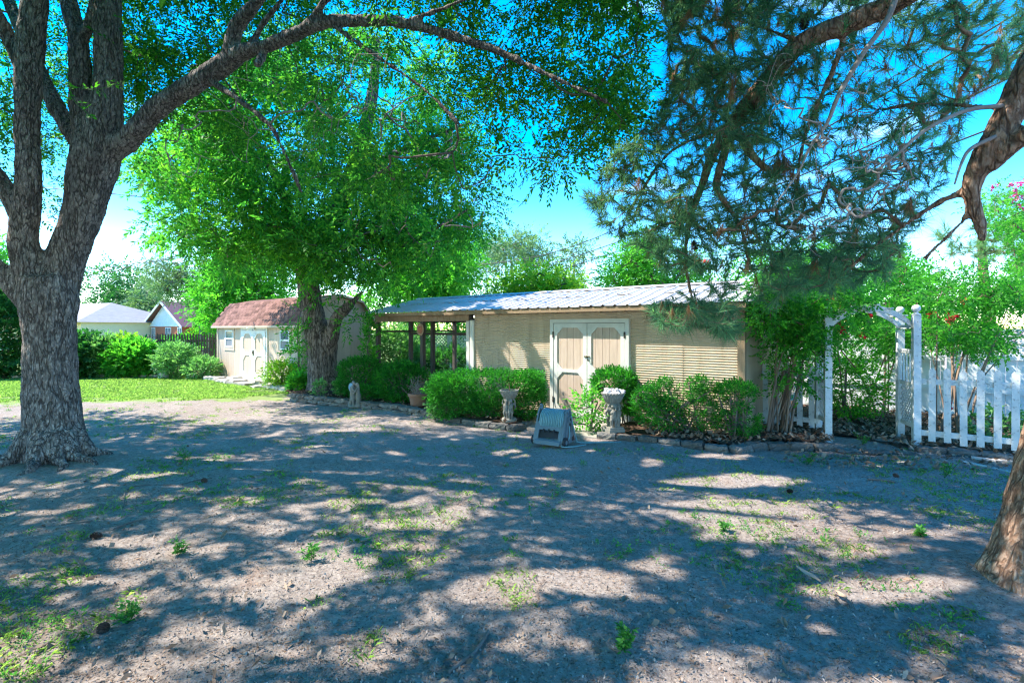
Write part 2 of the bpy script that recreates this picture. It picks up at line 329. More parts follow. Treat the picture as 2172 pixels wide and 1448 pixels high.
M['sunrim'] = surf('sun_rim_clay', (.42, .30, .2), (.3, .2, .13), 18, .85, .3, 60)

# ------------------------------------------------------------------ foliage tools
def unit(a): return a / (np.linalg.norm(a, axis=-1, keepdims=True) + 1e-9)
def spray(r, n=11, length=.3, leaf=.06, w=.02, droop=.25, spread=55):
    """one leafy twig along +x: quads (base, left, tip, right)"""
    V = []
    for i in range(n):
        t = (i + .6) / n; side = 1 if i % 2 else -1
        base = np.array([length * t, 0, -droop * length * t * t])
        ang = math.radians(spread * (1 - .55 * t) + r.uniform(-15, 15)) * side
        if i == n - 1: ang = 0
        d = np.array([math.cos(ang), math.sin(ang), r.uniform(-.55, .25)]); d /= np.linalg.norm(d)
        up = np.array([r.uniform(-.6, .6), r.uniform(-.6, .6), 1.0]); sd = np.cross(d, up); sd /= np.linalg.norm(sd); nn = np.cross(sd, d)
        l = leaf * r.uniform(.5, 1.35); ww = w * r.uniform(.8, 1.2)
        V += [base, base + d*l*.45 + sd*ww*.5 + nn*ww*.16, base + d*l, base + d*l*.45 - sd*ww*.5 + nn*ww*.16]
    return np.array(V)
def tuft(r, n=46, length=.17, w=.0035, cone=70, brush=.10):
    """pine needle brush: thin triangles swept forward along +x"""
    V = []
    for i in range(n):
        t = r.uniform(0, 1); base = np.array([-brush * t, 0, 0])
        a = math.radians(r.uniform(8, cone)); p = r.uniform(0, 2 * math.pi)
        d = np.array([math.cos(a), math.sin(a) * math.cos(p), math.sin(a) * math.sin(p)]); l = length * r.uniform(.7, 1.1)
        s = unit(np.cross(d, r.normal(size=3))) * w * .5
        V += [base + s, base - s, base + d * l + np.array([0, 0, -.1 * l])]
    return np.array(V)
def scatter(templates, pos, dirs, scale, roll=None, r=rng):
    """copies of templates at pos, +x turned to dirs; returns (V) stacked"""
    n = len(pos); d = unit(dirs); up = np.tile(np.array([0, 0, 1.0]), (n, 1))
    bad = np.abs(d[:, 2]) > .97; up[bad] = (1, 0, 0)
    y = unit(np.cross(up, d)); z = np.cross(d, y)
    ro = r.uniform(-.9, .9, n) if roll is None else roll * r.uniform(-1, 1, n)
    c, s = np.cos(ro)[:, None], np.sin(ro)[:, None]; y2 = y * c + z * s; z2 = z * c - y * s
    which = r.integers(0, len(templates), n); out = []
    for k, T in enumerate(templates):
        i = np.where(which == k)[0]
        if not len(i): continue
        R = np.stack([d[i], y2[i], z2[i]], axis=2)            # columns
        out.append((np.einsum('nij,vj->nvi', R, T) * scale[i][:, None, None] + pos[i][:, None, :]).reshape(-1, 3))
    return np.vstack(out)
def leafmesh(name, V, mat, k=4, tint=None, origin=(0, 0, 0), per=1, r=rng):
    n = len(V) // k
    if tint is None:
        g = r.random(n // per + 1).repeat(per)[:n]
        tint = np.clip(.62 * r.random(n) + .42 * g, 0, 1)
    return mesh_np(name, V - np.asarray(origin), np.arange(n * k).reshape(n, k), mat, tint=tint)

def cluster_sprays(centers, R, per, r=rng, flat=.8, droop=-.15):
    """spray origins and directions around cluster centres (R scalar or array)"""
    n = len(centers); R = np.broadcast_to(np.asarray(R, float), (n,))
    d = unit(r.normal(size=(n * per, 3))); d[:, 2] *= flat
    rad = (R.repeat(per) * r.random(n * per) ** .45)[:, None]
    p = np.repeat(centers, per, axis=0) + d * rad
    dd = d + r.normal(size=d.shape) * .5; dd[:, 2] += droop
    return p, dd

def grow(skel, targets, r=rng, base_r=.0035, expo=.5, kink=.16, maxr=.06, sides=4, sag=.05):
    """connects targets to the skeleton as a branching tree (nearest first); returns MB and the twig direction at every target"""
    skel = np.asarray(skel, float); T = np.asarray(targets, float); n = len(T); S = len(skel)
    best = np.full(n, 1e9); par = np.full(n, -1); 
    for c in range(0, n, 400):
        D = np.linalg.norm(T[c:c+400, None] - skel[None], axis=2); best[c:c+400] = D.min(1); par[c:c+400] = D.argmin(1)
    order = []; done = np.zeros(n, bool); b = best.copy()
    for _ in range(n):
        i = int(np.argmin(b)); done[i] = True; order.append(i); b[i] = 1e9
        D = np.linalg.norm(T - T[i], axis=1) * 1.03; m = (~done) & (D < best); best[m] = D[m]; par[m] = S + i; b[m] = D[m]
    cnt = np.ones(n)
    for i in reversed(order):
        if par[i] >= S: cnt[par[i] - S] += cnt[i]
    mb = MB(); dirs = np.zeros((n, 3))
    rad = np.minimum(maxr, base_r * cnt ** expo)
    for i in order:
        p0 = skel[par[i]] if par[i] < S else T[par[i] - S]; r0 = rad[i] * 1.15; p1 = T[i]
        l = np.linalg.norm(p1 - p0) + 1e-6; off = r.normal(size=3) * kink * l * .5; off[2] -= sag * l
        a = p0 + (p1 - p0) * .35 + off; c = p0 + (p1 - p0) * .7 + off * .8
        mb.tube([p0, a, c, p1], [r0, r0 * .95, r0 * .85, rad[i] * .7], sides, cap=False); dirs[i] = p1 - c
    return mb, dirs

def limbs_mesh(limbs, voxel, name, mat, origin, n=14, smooth_it=3, extra=None):
    """limbs: list of (pts Nx3, radii N). remeshed to one skin with a straightened 'bark' coordinate"""
    mb = MB(); SA = []; SB = []; off = []; L0 = 0.0
    for pts, rad in limbs:
        pr = spline(np.column_stack([pts, rad]), 6); mb.tube(pr[:, :3], np.maximum(pr[:, 3], voxel * .9), n)
        s = L0 + np.concatenate([[0], np.cumsum(np.linalg.norm(np.diff(pr[:, :3], axis=0), axis=1))])
        SA.append(pr[:-1, :3]); SB.append(pr[1:, :3]); off.append(np.column_stack([s[:-1], s[1:], pr[:-1, 3]])); L0 = s[-1] + 3.7
    if extra: extra(mb)
    me = remeshed(mb, voxel, smooth_it)
    V = np.empty(len(me.vertices) * 3, np.float32); me.vertices.foreach_get('co', V); V = V.reshape(-1, 3).astype(float)
    SA = np.vstack(SA); SB = np.vstack(SB); O = np.vstack(off); D = SB - SA; LL = (D ** 2).sum(1)
    B = np.zeros_like(V)
    for c in range(0, len(V), 4000):
        v = V[c:c+4000]; t = np.clip(((v[:, None] - SA) * D).sum(2) / LL, 0, 1); q = SA + t[..., None] * D
        dist = np.linalg.norm(v[:, None] - q, axis=2) - O[:, 2]; j = dist.argmin(1); I = np.arange(len(v))
        dj = unit(D[j]); w = v - q[I, j]
        ref = np.where(np.abs(dj[:, 1:2]) < .9, np.array([[0, 1.0, 0]]), np.array([[1.0, 0, 0]])); a1 = unit(np.cross(ref, dj)); a2 = np.cross(dj, a1)
        B[c:c+4000] = np.column_stack([(w * a1).sum(1), (w * a2).sum(1), O[j, 0] + t[I, j] * (O[j, 1] - O[j, 0])])
    a = me.attributes.new('bark', 'FLOAT_VECTOR', 'POINT'); a.data.foreach_set('vector', B.astype(np.float32).ravel())
    me.vertices.foreach_set('co', (V - np.asarray(origin)).astype(np.float32).ravel()); me.update()
    me.polygons.foreach_set('use_smooth', np.ones(len(me.polygons), dtype=bool))
    me.name = name; me.materials.append(mat); return me
def PL(rows):
    """rows (px, py, Y, width_px) -> pts, radii"""
    a = np.array([list(P(x, y, Y)) + [w * Y / F / 2 / math.sqrt(1 + ((x - 1086) / F) ** 2)] for x, y, Y, w in rows]); return a[:, :3], a[:, 3]
def skel_of(limbs, per=5): return np.vstack([spline(p, per) for p, _ in limbs])
def ell(r, c, rad, n, shell=.0):
    d = unit(r.normal(size=(n, 3))); q = (shell ** 3 + (1 - shell ** 3) * r.random(n)) ** (1 / 3)
    return np.asarray(c) + d * q[:, None] * np.asarray(rad)
def project(c): return 1086 + F * c[:, 0] / c[:, 1], HZ - F * (c[:, 2] - CAMZ) / c[:, 1]

# ------------------------------------------------------------------ ground
def axis(lo, hi, step, far, grow_=1.22):
    a = list(np.arange(lo, hi + 1e-6, step)); s = step; x = hi
    while x < far: s *= grow_; x += s; a.append(x)
    s = step; x = lo; b = []
    while x > -far: s *= grow_; x -= s; b.append(x)
    return np.array(b[::-1] + a)
gx = axis(-9, 9, .075, 500); gy = axis(1.2, 13.5, .075, 500)
XX, YY = np.meshgrid(gx, gy); ZZ = ground_z(XX, YY)
# lifted soil round the two near trunks
TR1 = np.array([-6.28, 7.0]); PN = np.array([3.64, 3.5])
ZZ += .10 * np.exp(-((XX - TR1[0]) ** 2 + (YY - TR1[1]) ** 2) / .9) + .10 * np.exp(-((XX - PN[0]) ** 2 + (YY - PN[1]) ** 2) / .35)
nx, ny = len(gx), len(gy); I = np.arange(nx * ny).reshape(ny, nx)
Q = np.stack([I[:-1, :-1], I[:-1, 1:], I[1:, 1:], I[1:, :-1]], axis=-1).reshape(-1, 4)
gm, nt, out = newmat('dry_soil'); N = nt.nodes.new; K = nt.links.new
tc = N('ShaderNodeTexCoord')
def noise(s, d=5, ro=.6):
    n = N('ShaderNodeTexNoise'); n.inputs['Scale'].default_value = s; n.inputs['Detail'].default_value = d; n.inputs['Roughness'].default_value = ro; K(tc.outputs['Object'], n.inputs['Vector']); return n
def ramp(src, p0, p1, c0=(0, 0, 0), c1=(1, 1, 1)):
    r_ = N('ShaderNodeValToRGB'); r_.color_ramp.elements[0].position = p0; r_.color_ramp.elements[1].position = p1
    r_.color_ramp.elements[0].color = rgb(c0); r_.color_ramp.elements[1].color = rgb(c1); K(src, r_.inputs[0]); return r_
def mixc(f, a, b, mode='MIX'):
    m_ = N('ShaderNodeMixRGB'); m_.blend_type = mode
    for s_, v in (('Fac', f), ('Color1', a), ('Color2', b)):
        if isinstance(v, tuple): m_.inputs[s_].default_value = rgb(v)
        elif isinstance(v, float): m_.inputs[s_].default_value = v
        else: K(v, m_.inputs[s_])
    return m_.outputs[0]
base = ramp(noise(.8, 6, .65).outputs[0], .35, .68, (.31, .245, .21), (.49, .415, .365)).outputs[0]
fine = ramp(noise(26, 6, .7).outputs[0], .38, .66, (.13, .1, .084), (.50, .435, .385)).outputs[0]
col = mixc(.55, base, fine)
spk = ramp(noise(70, 3, .6).outputs[0], .62, .70).outputs[0]; col = mixc(spk, col, (.52, .46, .41))
dsp = ramp(noise(55, 3, .6).outputs[0], .60, .67).outputs[0]; col = mixc(dsp, col, (.065, .05, .042))
rust = ramp(noise(2.3, 5, .6).outputs[0], .55, .75).outputs[0]; rs = N('ShaderNodeMath'); rs.operation = 'MULTIPLY'; rs.inputs[1].default_value = .45; K(rust, rs.inputs[0])
col = mixc(rs.outputs[0], col, (.29, .165, .105))
# lawn: where the turf has held, thin green thatch under the real blades
sx = N('ShaderNodeSeparateXYZ'); K(tc.outputs['Object'], sx.inputs[0])
lm = N('ShaderNodeMapRange'); lm.inputs['From Min'].default_value = 11.6; lm.inputs['From Max'].default_value = 14.2; K(sx.outputs['Y'], lm.inputs['Value'])
lx = N('ShaderNodeMapRange'); lx.inputs['From Min'].default_value = -4.6; lx.inputs['From Max'].default_value = -7.2; K(sx.outputs['X'], lx.inputs['Value'])
l2 = N('ShaderNodeMath'); l2.operation = 'MULTIPLY'; K(lm.outputs[0], l2.inputs[0]); K(lx.outputs[0], l2.inputs[1])
l3 = N('ShaderNodeMath'); l3.operation = 'MULTIPLY_ADD'; l3.inputs[1].default_value = 1.2; K(noise(1.1, 6, .7).outputs[0], l3.inputs[0]); K(l2.outputs[0], l3.inputs[2])
lawn = ramp(l3.outputs[0], .98, 1.3).outputs[0]
col = mixc(lawn, col, (.25, .32, .11))
b = N('ShaderNodeBsdfPrincipled'); b.inputs['Roughness'].default_value = .97; b.inputs['Specular IOR Level'].default_value = .1; K(col, b.inputs['Base Color'])
vo = N('ShaderNodeTexVoronoi'); vo.feature = 'DISTANCE_TO_EDGE'; vo.inputs['Scale'].default_value = 5; K(tc.outputs['Object'], vo.inputs['Vector'])
cr = ramp(vo.outputs['Distance'], 0, .05).outputs[0]
h1 = N('ShaderNodeMath'); h1.operation = 'MULTIPLY_ADD'; h1.inputs[1].default_value = 1.6; K(noise(34, 8, .75).outputs[0], h1.inputs[0]); h1.inputs[2].default_value = 0
bp = N('ShaderNodeBump'); bp.inputs['Strength'].default_value = .8; bp.inputs['Distance'].default_value = .03; K(h1.outputs[0], bp.inputs['Height']); K(bp.outputs[0], b.inputs['Normal'])
K(b.outputs[0], out.inputs[0])
ground = link('ground', mesh_np('ground', np.column_stack([XX.ravel(), YY.ravel(), ZZ.ravel()]), Q, gm, smooth=True)); tag(ground, kind='structure')

# ------------------------------------------------------------------ corrugated storage building with carport
W0 = np.array([1.48, 10.13, 0.0])
sb = empty('storage_building', W0, UROT, 'long tan corrugated metal storage building with ribbed roof and open carport end', 'building')
XL, XR, XC = -3.06, 2.92, -6.84        # wall left, wall right, carport left
# corrugated wall: sheets either side of the doors and one above
def corrugated(name, x0, x1, z0, z1, y=0.0, pitch=.044, amp=.007):
    m = int((z1 - z0) / pitch * 6); z = np.linspace(z0, z1, m + 1); yy = y - amp * np.cos((z - z0) / pitch * 2 * math.pi)
    xs = np.linspace(x0, x1, 3); V = np.array([(x, yv + .004 * math.sin(x * 3), zv) for x in xs for zv, yv in zip(z, yy)])
    I_ = np.arange(3 * (m + 1)).reshape(3, m + 1); Q_ = np.stack([I_[:-1, :-1], I_[1:, :-1], I_[1:, 1:], I_[:-1, 1:]], -1).reshape(-1, 4)
    return link(name, mesh_np(name, V, Q_, M['corr'], smooth=True), wall)
wall = boxpart('wall', M['post'], sb, XL + .03, XR - .02, .05, .09, 0, 2.2)
for a0, a1 in ((XL + .02, -2.0), (-2.03, -.80)): corrugated('metal_sheet', a0, a1, .03, 2.2, .01 if a0 < -2.5 else .016)
for a0, a1 in ((.885, 1.92), (1.9, XR - .08)): corrugated('metal_sheet', a0, a1, .03, 2.2, .01 if a0 < 1.5 else .018)
corrugated('metal_sheet', -.80, .885, 1.93, 2.2, .014)
boxpart('corner_post', M['header'], sb, XR - .085, XR + .03, -.035, .06, 0, 2.2)
boxpart('corner_post', M['trim'], sb, XL - .10, XL + .02, -.03, .07, 0, 2.0)
side = boxpart('side_wall', M['corr'], sb, XR - .02, XR + .02, .1, 3.3, 0, 2.2)
boxpart('back_wall', M['corr'], sb, XL, XR - .03, 3.2, 3.24, 0, 2.2)
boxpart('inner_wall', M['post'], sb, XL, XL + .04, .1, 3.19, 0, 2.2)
# double doors
dr = MB().box(-.845, -.765, -.06, .02, 0, 1.99).box(.85, .93, -.06, .02, 0, 1.99).box(-.765, .85, -.06, .02, 1.915, 1.99).build('door_frame', M['trim'], sb)
def octagon(x0, x1, z0, z1, c):
    return [(x0 + c, z0), (x1 - c, z0), (x1, z0 + c), (x1, z1 - c), (x1 - c, z1), (x0 + c, z1), (x0, z1 - c), (x0, z0 + c)]
def door_leaf(parent, x0, x1, y, z0, z1, mid, st, ch, face, panel, planks=5):
    """framed leaf with two clipped-corner panels; the frame is built as bars and corner gussets"""
    d = empty('door', (0, 0, 0)); d.parent = parent
    w = (x1 - x0 - .02) / planks
    for i in range(planks): boxpart('plank', panel, d, x0 + .01 + i * w + .003, x0 + .01 + (i + 1) * w - .003, y, y + .02, z0 + .01, z1 - .01)
    f = MB().box(x0, x0 + st, y - .022, y - .001, z0, z1).box(x1 - st, x1, y - .022, y - .001, z0, z1)
    for a, b_ in ((z0, z0 + st * 1.25), (mid - st * .35, mid + st * .35), (z1 - st, z1)): f.box(x0 + st, x1 - st, y - .021, y - .001, a, b_)
    for a, b_ in ((z0 + st * 1.25, mid - st * .35), (mid + st * .35, z1 - st)):
        for xx, sx_ in ((x0 + st, 1), (x1 - st, -1)):
            for zz, sz in ((a, 1), (b_, -1)): f.prism([(xx, zz), (xx + sx_ * ch, zz), (xx, zz + sz * ch)] if sx_ * sz > 0 else [(xx, zz), (xx, zz + sz * ch), (xx + sx_ * ch, zz)], 1, y - .02, y - .001)
    f.build('door_frame', face, d); return d
dl = door_leaf(sb, -.757, .028, -.03, .035, 1.905, .95, .085, .13, M['trim'], M['doorpanel'])
d2 = door_leaf(sb, .042, .842, -.03, .035, 1.905, .95, .085, .13, M['trim'], M['doorpanel'])
lt = MB().box(-.03, .1, -.066, -.053, 1.24, 1.265).ball((.035, -.075, 1.25), .022, 8, 6).tube([(.05, -.075, 1.24), (.06, -.08, 1.19), (.085, -.075, 1.16)], .008, 6).build('latch', M['brass'], d2)
for x, dd in ((-.762, dl), (.847, d2)):
    for z in (.35, 1.68): boxpart('hinge', M['iron'], dd, x - .018, x + .018, -.068, -.061, z - .06, z + .06)
# carport frame: posts (left row, middle row, front)
def post(x, y, z1=2.2, w=.1, mat=None): return boxpart('post', mat or M['post'], sb, x - w/2, x + w/2, y - w/2, y + w/2, 0, z1)
for x, y in ((XC + .05, .05), (XC + .05, 1.22), (XC + .05, 3.05), (XC + 1.93, .05), (XC + 1.02, 1.22), (XL - .2, 3.05)): post(x, y, 2.19)
post(XL - .22, .06, 2.0, .09, M['trim'])
nb = 17; wb = (XL - .13 - XC) / nb
for i in range(nb): boxpart('header_board', M['header'], sb, XC + i * wb + .003, XC + (i + 1) * wb - .003, -.04, -.015, 1.985, 2.2)
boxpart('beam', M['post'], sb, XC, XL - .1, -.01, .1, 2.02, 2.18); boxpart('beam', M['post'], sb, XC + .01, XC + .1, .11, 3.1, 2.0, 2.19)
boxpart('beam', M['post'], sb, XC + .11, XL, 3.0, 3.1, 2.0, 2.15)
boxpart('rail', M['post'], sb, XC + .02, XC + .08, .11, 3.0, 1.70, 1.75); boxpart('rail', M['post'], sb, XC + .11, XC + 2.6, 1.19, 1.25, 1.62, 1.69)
MB().tube([(XL - .2, 1.2, 1.9), (XL - 1.0, 2.6, 1.62)], .035, 6).build('brace', M['post'], sb)
boxpart('shelf', M['bucket'], sb, XL - .62, XL - .2, .3, .5, 1.52, 1.54)
# ribbed metal roof, laid in panels; front slope and back slope
YF, YR, ZF, ZR = -.27, 1.66, 2.225, 2.68
def roof_panel(x0, x1, y0, z0, y1, z1, lift):
    pit = .25; prof = []
    k0 = math.floor(x0 / pit); xs = []
    x = x0
    pts = [(x0, 0)]
    for k in range(k0, int(x1 / pit) + 2):
        c = k * pit
        for dx, h in ((-.035, 0), (-.016, .022), (.016, .022), (.035, 0)):
            if x0 < c + dx < x1: pts.append((c + dx, h))
    pts.append((x1, 0)); n = len(pts); V = []
    for t in np.linspace(0, 1, 6):
        for px_, h in pts: V.append((px_, y0 + (y1 - y0) * t, z0 + (z1 - z0) * t + h + lift + .004 * math.sin(px_ * 5 + t * 9)))
    Fs = [(i*n+k, i*n+k+1, (i+1)*n+k+1, (i+1)*n+k) for i in range(5) for k in range(n - 1)]
    mb = MB().add(V, Fs); o = mb.build('roof_panel', M['roofmetal'], roof)
    sm = o.modifiers.new('thick', 'SOLIDIFY'); sm.thickness = .004; return o
roof = MB().box(XC - .1, XR + .1, YF + .02, YF + .06, 2.13, 2.215).build('roof', M['header'], sb)   # eave board carries the panels
x = XC - .17; k = 0
while x < XR + .15:
    x1 = min(x + 1.0, XR + .2); roof_panel(x, x1, YF, ZF, .84, 2.488, .002 + .004 * (k % 2)); roof_panel(x, x1, .80, 2.484, YR, ZR, .012 + .004 * (k % 2))
    roof_panel(x, x1, 3.5, 2.23, YR + .02, ZR - .01, .0 + .004 * (k % 2)); x = x1 - .002; k += 1
MB().prism([(YR - .12, ZR + .012), (YR, ZR + .045), (YR + .14, ZR + .008), (YR, ZR + .06)], 0, XC - .17, XR + .2).build('ridge_cap', M['roofmetal'], roof)
for i in range(13):
    xx = XL - .05 + i * .5 - (1.75 if i > 12 else 0)
    if xx < XR: MB().prism([(YF + .07, 2.10), (YF + .07, 2.16), (.0, 2.235), (.0, 2.16)], 0, xx - .022, xx + .022).build('rafter_tail', M['header'], roof)
for yy, zz in ((.4, 2.34), (1.1, 2.50)): boxpart('purlin', M['post'], roof, XC, XL, yy - .03, yy + .03, zz - .06, zz)

# sun face plaque on the carport post
sf = empty('sun_face_plaque', W0 + np.array([UX[0] * (XC + 1.93), UX[1] * (XC + 1.93), 0]) + np.array([-.629, -.778, 0]) * .03 + np.array([0, 0, 1.775]), UROT, 'round terracotta sun face plaque hung on the carport post', 'plaque')
rim = []
for i in range(48):
    a = 2 * math.pi * i / 48; r_ = .142 if i % 2 else .122; rim.append((r_ * math.cos(a), r_ * math.sin(a) * 1.12))
MB().prism(rim, 1, -.012, .006).build('ray_rim', M['sunrim'], sf)
fc = MB().ball((0, -.012, 0), (.092, .03, .1), 20, 12)
fc.ball((0, -.046, -.008), (.014, .016, .024)).ball((-.034, -.036, .022), (.016, .01, .009)).ball((.034, -.036, .022), (.016, .01, .009)).ball((0, -.038, -.045), (.03, .01, .008))
fc.build('face', M['cushion'], sf, smooth=True)

# ------------------------------------------------------------------ little barn shed
S0 = np.array([-11.12, 19.36, 0.0])
sh = empty('garden_shed', S0, UROT, 'beige wooden garden shed with brown gambrel shingle roof and white double doors', 'shed')
SW, SD, EZ = 6.12, 2.5, 1.93
core = boxpart('wall', M['siding'], sh, .02, SW - .02, .02, SD - .02, 0, EZ)
npk = 31; w = SW / npk
pm = MB().box(0.003, w - .003, -.012, .015, 0.02, EZ - .01).mesh('plank', M['siding'])
for i in range(npk): link('plank', pm, core, (i * w, 0, 0))
npk = 12; w = SD / npk
prof = lambda y: EZ + (np.interp(y, [0, .45, SD / 2, SD - .45, SD], [0, .78, .93, .78, 0]))
for i in range(npk):
    y0, y1 = i * w + .003, (i + 1) * w - .003
    MB().prism([(y0, .02), (y1, .02), (y1, float(prof(y1)) - .03), (y0, float(prof(y0)) - .03)], 0, SW - .015, SW + .012).build('plank', M['siding'], core)
MB().box(-.03, .07, -.03, -.013, 0, EZ - .02).build('corner_trim', M['siding'], sh); MB().box(SW - .07, SW + .03, -.03, -.013, 0, EZ - .02).build('corner_trim', M['siding'], sh)
MB().box(SW + .013, SW + .03, -.03, .07, 0, EZ - .02).build('corner_trim', M['siding'], sh)
rp_ = [(-.16, EZ - .06), (.45, EZ + .78), (SD / 2, EZ + .95), (SD - .45, EZ + .78), (SD + .16, EZ - .06)]
inner = [(SD + .1, EZ - .06), (SD - .45, EZ + .72), (SD / 2, EZ + .89), (.45, EZ + .72), (-.1, EZ - .06)]
srf = MB().prism(rp_ + inner, 0, -.15, SW + .15).build('roof', M['header'], sh)
fas = MB().box(-.17, SW + .17, -.19, -.163, EZ - .1, EZ - .03).build('fascia', M['siding'], srf)
sl = math.atan2(.84, .61); nrow = 8; Ls = math.hypot(.84, .61); rowh = Ls / nrow
smesh = MB().box(.007, .229, 0, rowh * 1.25, 0, .024).mesh('shingle', M['shingle'])
for r_ in range(nrow):
    for i in range(28):
        x0 = -.16 + i * .236 - (.118 if r_ % 2 else 0)
        if x0 < -.2 or x0 > SW + .0: continue
        t = r_ * rowh
        link('shingle', smesh, srf, (x0 + random.uniform(-.004, .004), -.16 + t * math.cos(sl) - .012 * math.sin(sl), EZ - .06 + t * math.sin(sl) + .012 * math.cos(sl) + random.uniform(0, .004)), (sl + .02, random.uniform(-.006, .006), 0))
up = math.atan2(.17, SD / 2 - .45); ul = math.hypot(.17, SD / 2 - .45); um = MB().box(.004, .232, 0, ul / 4 * 1.2, 0, .016).mesh('shingle', M['shingle'])
for r_ in range(4):
    for i in range(27):
        link('shingle', um, srf, (-.14 + i * .236, .45 + r_ * ul / 4 * math.cos(up), EZ + .785 + r_ * ul / 4 * math.sin(up)), (up + .03, 0, 0))
MB().prism([(SW + .14, -.2, 0)][:0] or [(-.17, EZ - .11), (.44, EZ + .73), (SD / 2, EZ + .9), (SD - .44, EZ + .73), (SD + .17, EZ - .11), (SD + .17, EZ - .03), (SD - .44, EZ + .80), (SD / 2, EZ + .97), (.44, EZ + .80), (-.17, EZ - .03)], 0, SW + .152, SW + .175).build('gable_trim', M['siding'], srf)
# shed doors
MB().box(2.05, 2.14, -.05, -.013, .03, 1.86).box(3.91, 4.0, -.05, -.013, .03, 1.86).box(2.14, 3.91, -.05, -.013, 1.76, 1.86).build('door_frame', M['doorwhite'], sh)
a1 = door_leaf(sh, 2.15, 3.015, -.04, .05, 1.75, .93, .12, .16, M['doorwhite'], M['siding'], 4)
a2 = door_leaf(sh, 3.03, 3.90, -.04, .05, 1.75, .93, .12, .16, M['doorwhite'], M['siding'], 4)
MB().tube([(3.05, -.09, .96), (3.05, -.1, 1.0), (3.05, -.09, 1.04)], .014, 6).box(3.0, 3.09, -.075, -.064, .9, 1.08).build('handle', M['brass'], a2)
lmp = MB().box(2.93, 3.11, -.07, -.05, 1.78, 1.86).tube([(2.95, -.1, 1.83), (2.86, -.2, 1.80)], [.03, .055], 10).tube([(3.09, -.1, 1.83), (3.18, -.2, 1.80)], [.03, .055], 10).build('floodlight', M['white'], sh)
def shed_window(x0, x1, z0=1.13, z1=1.74):
    wd = MB().box(x0 - .11, x0, -.035, -.013, z0 - .12, z1 + .1).box(x1, x1 + .11, -.035, -.013, z0 - .12, z1 + .1).box(x0, x1, -.034, -.013, z1, z1 + .1).box(x0, x1, -.034, -.013, z0 - .12, z0).build('window', M['siding'], sh)
    zm = (z0 + z1) / 2
    MB().box(x0 + .002, x0 + .05, -.045, -.014, z0 + .002, z1 - .002).box(x1 - .05, x1 - .002, -.045, -.014, z0 + .002, z1 - .002).box(x0 + .05, x1 - .05, -.045, -.014, z1 - .04, z1 - .002).box(x0 + .05, x1 - .05, -.045, -.014, z0 + .002, z0 + .045).box(x0 + .05, x1 - .05, -.046, -.014, zm - .025, zm + .025).build('sash', M['white'], wd)
    boxpart('pane', M['glass'], wd, x0 + .05, x1 - .05, -.025, -.02, zm + .025, z1 - .04); boxpart('pane', M['curtain'], wd, x0 + .05, x1 - .05, -.027, -.022, z0 + .045, zm - .025)
shed_window(.74, 1.38); shed_window(4.83, 5.42)

# ------------------------------------------------------------------ neighbouring houses
def house_cream():
    Y = 40; h = empty('neighbour_house', P(110, HZ + 30, Y) * [1, 1, 0], -.42, 'cream neighbour house with grey hip roof behind the left bushes', 'house')
    x0, x1 = -14, (228 - 110) / F * Y
    boxpart('wall', M['cream'], h, x0, x1 - .35, 0, 8, 0, 2.32)
    b = [(x0 - .4, -.5, 2.3), (x1, -.5, 2.3), (x1, 8.5, 2.3), (x0 - .4, 8.5, 2.3), (x0 + 3, 4, 4.0), (x1 - 4.0, 4, 4.0)]
    MB().add(b, [(0, 1, 5, 4), (1, 2, 5), (2, 3, 4, 5), (3, 0, 4), (3, 2, 1, 0)]).build('roof', M['roofgrey'], h)
    MB().box(x0 - .4, x1 + .02, -.54, -.502, 2.16, 2.34).build('gutter', M['woodbrown'], h)
    MB().box(x0 - .4, (186 - 110) / F * Y, -1.2, -.545, 2.3, 2.5).build('porch_roof', M['roofgrey'], h)
house_cream()
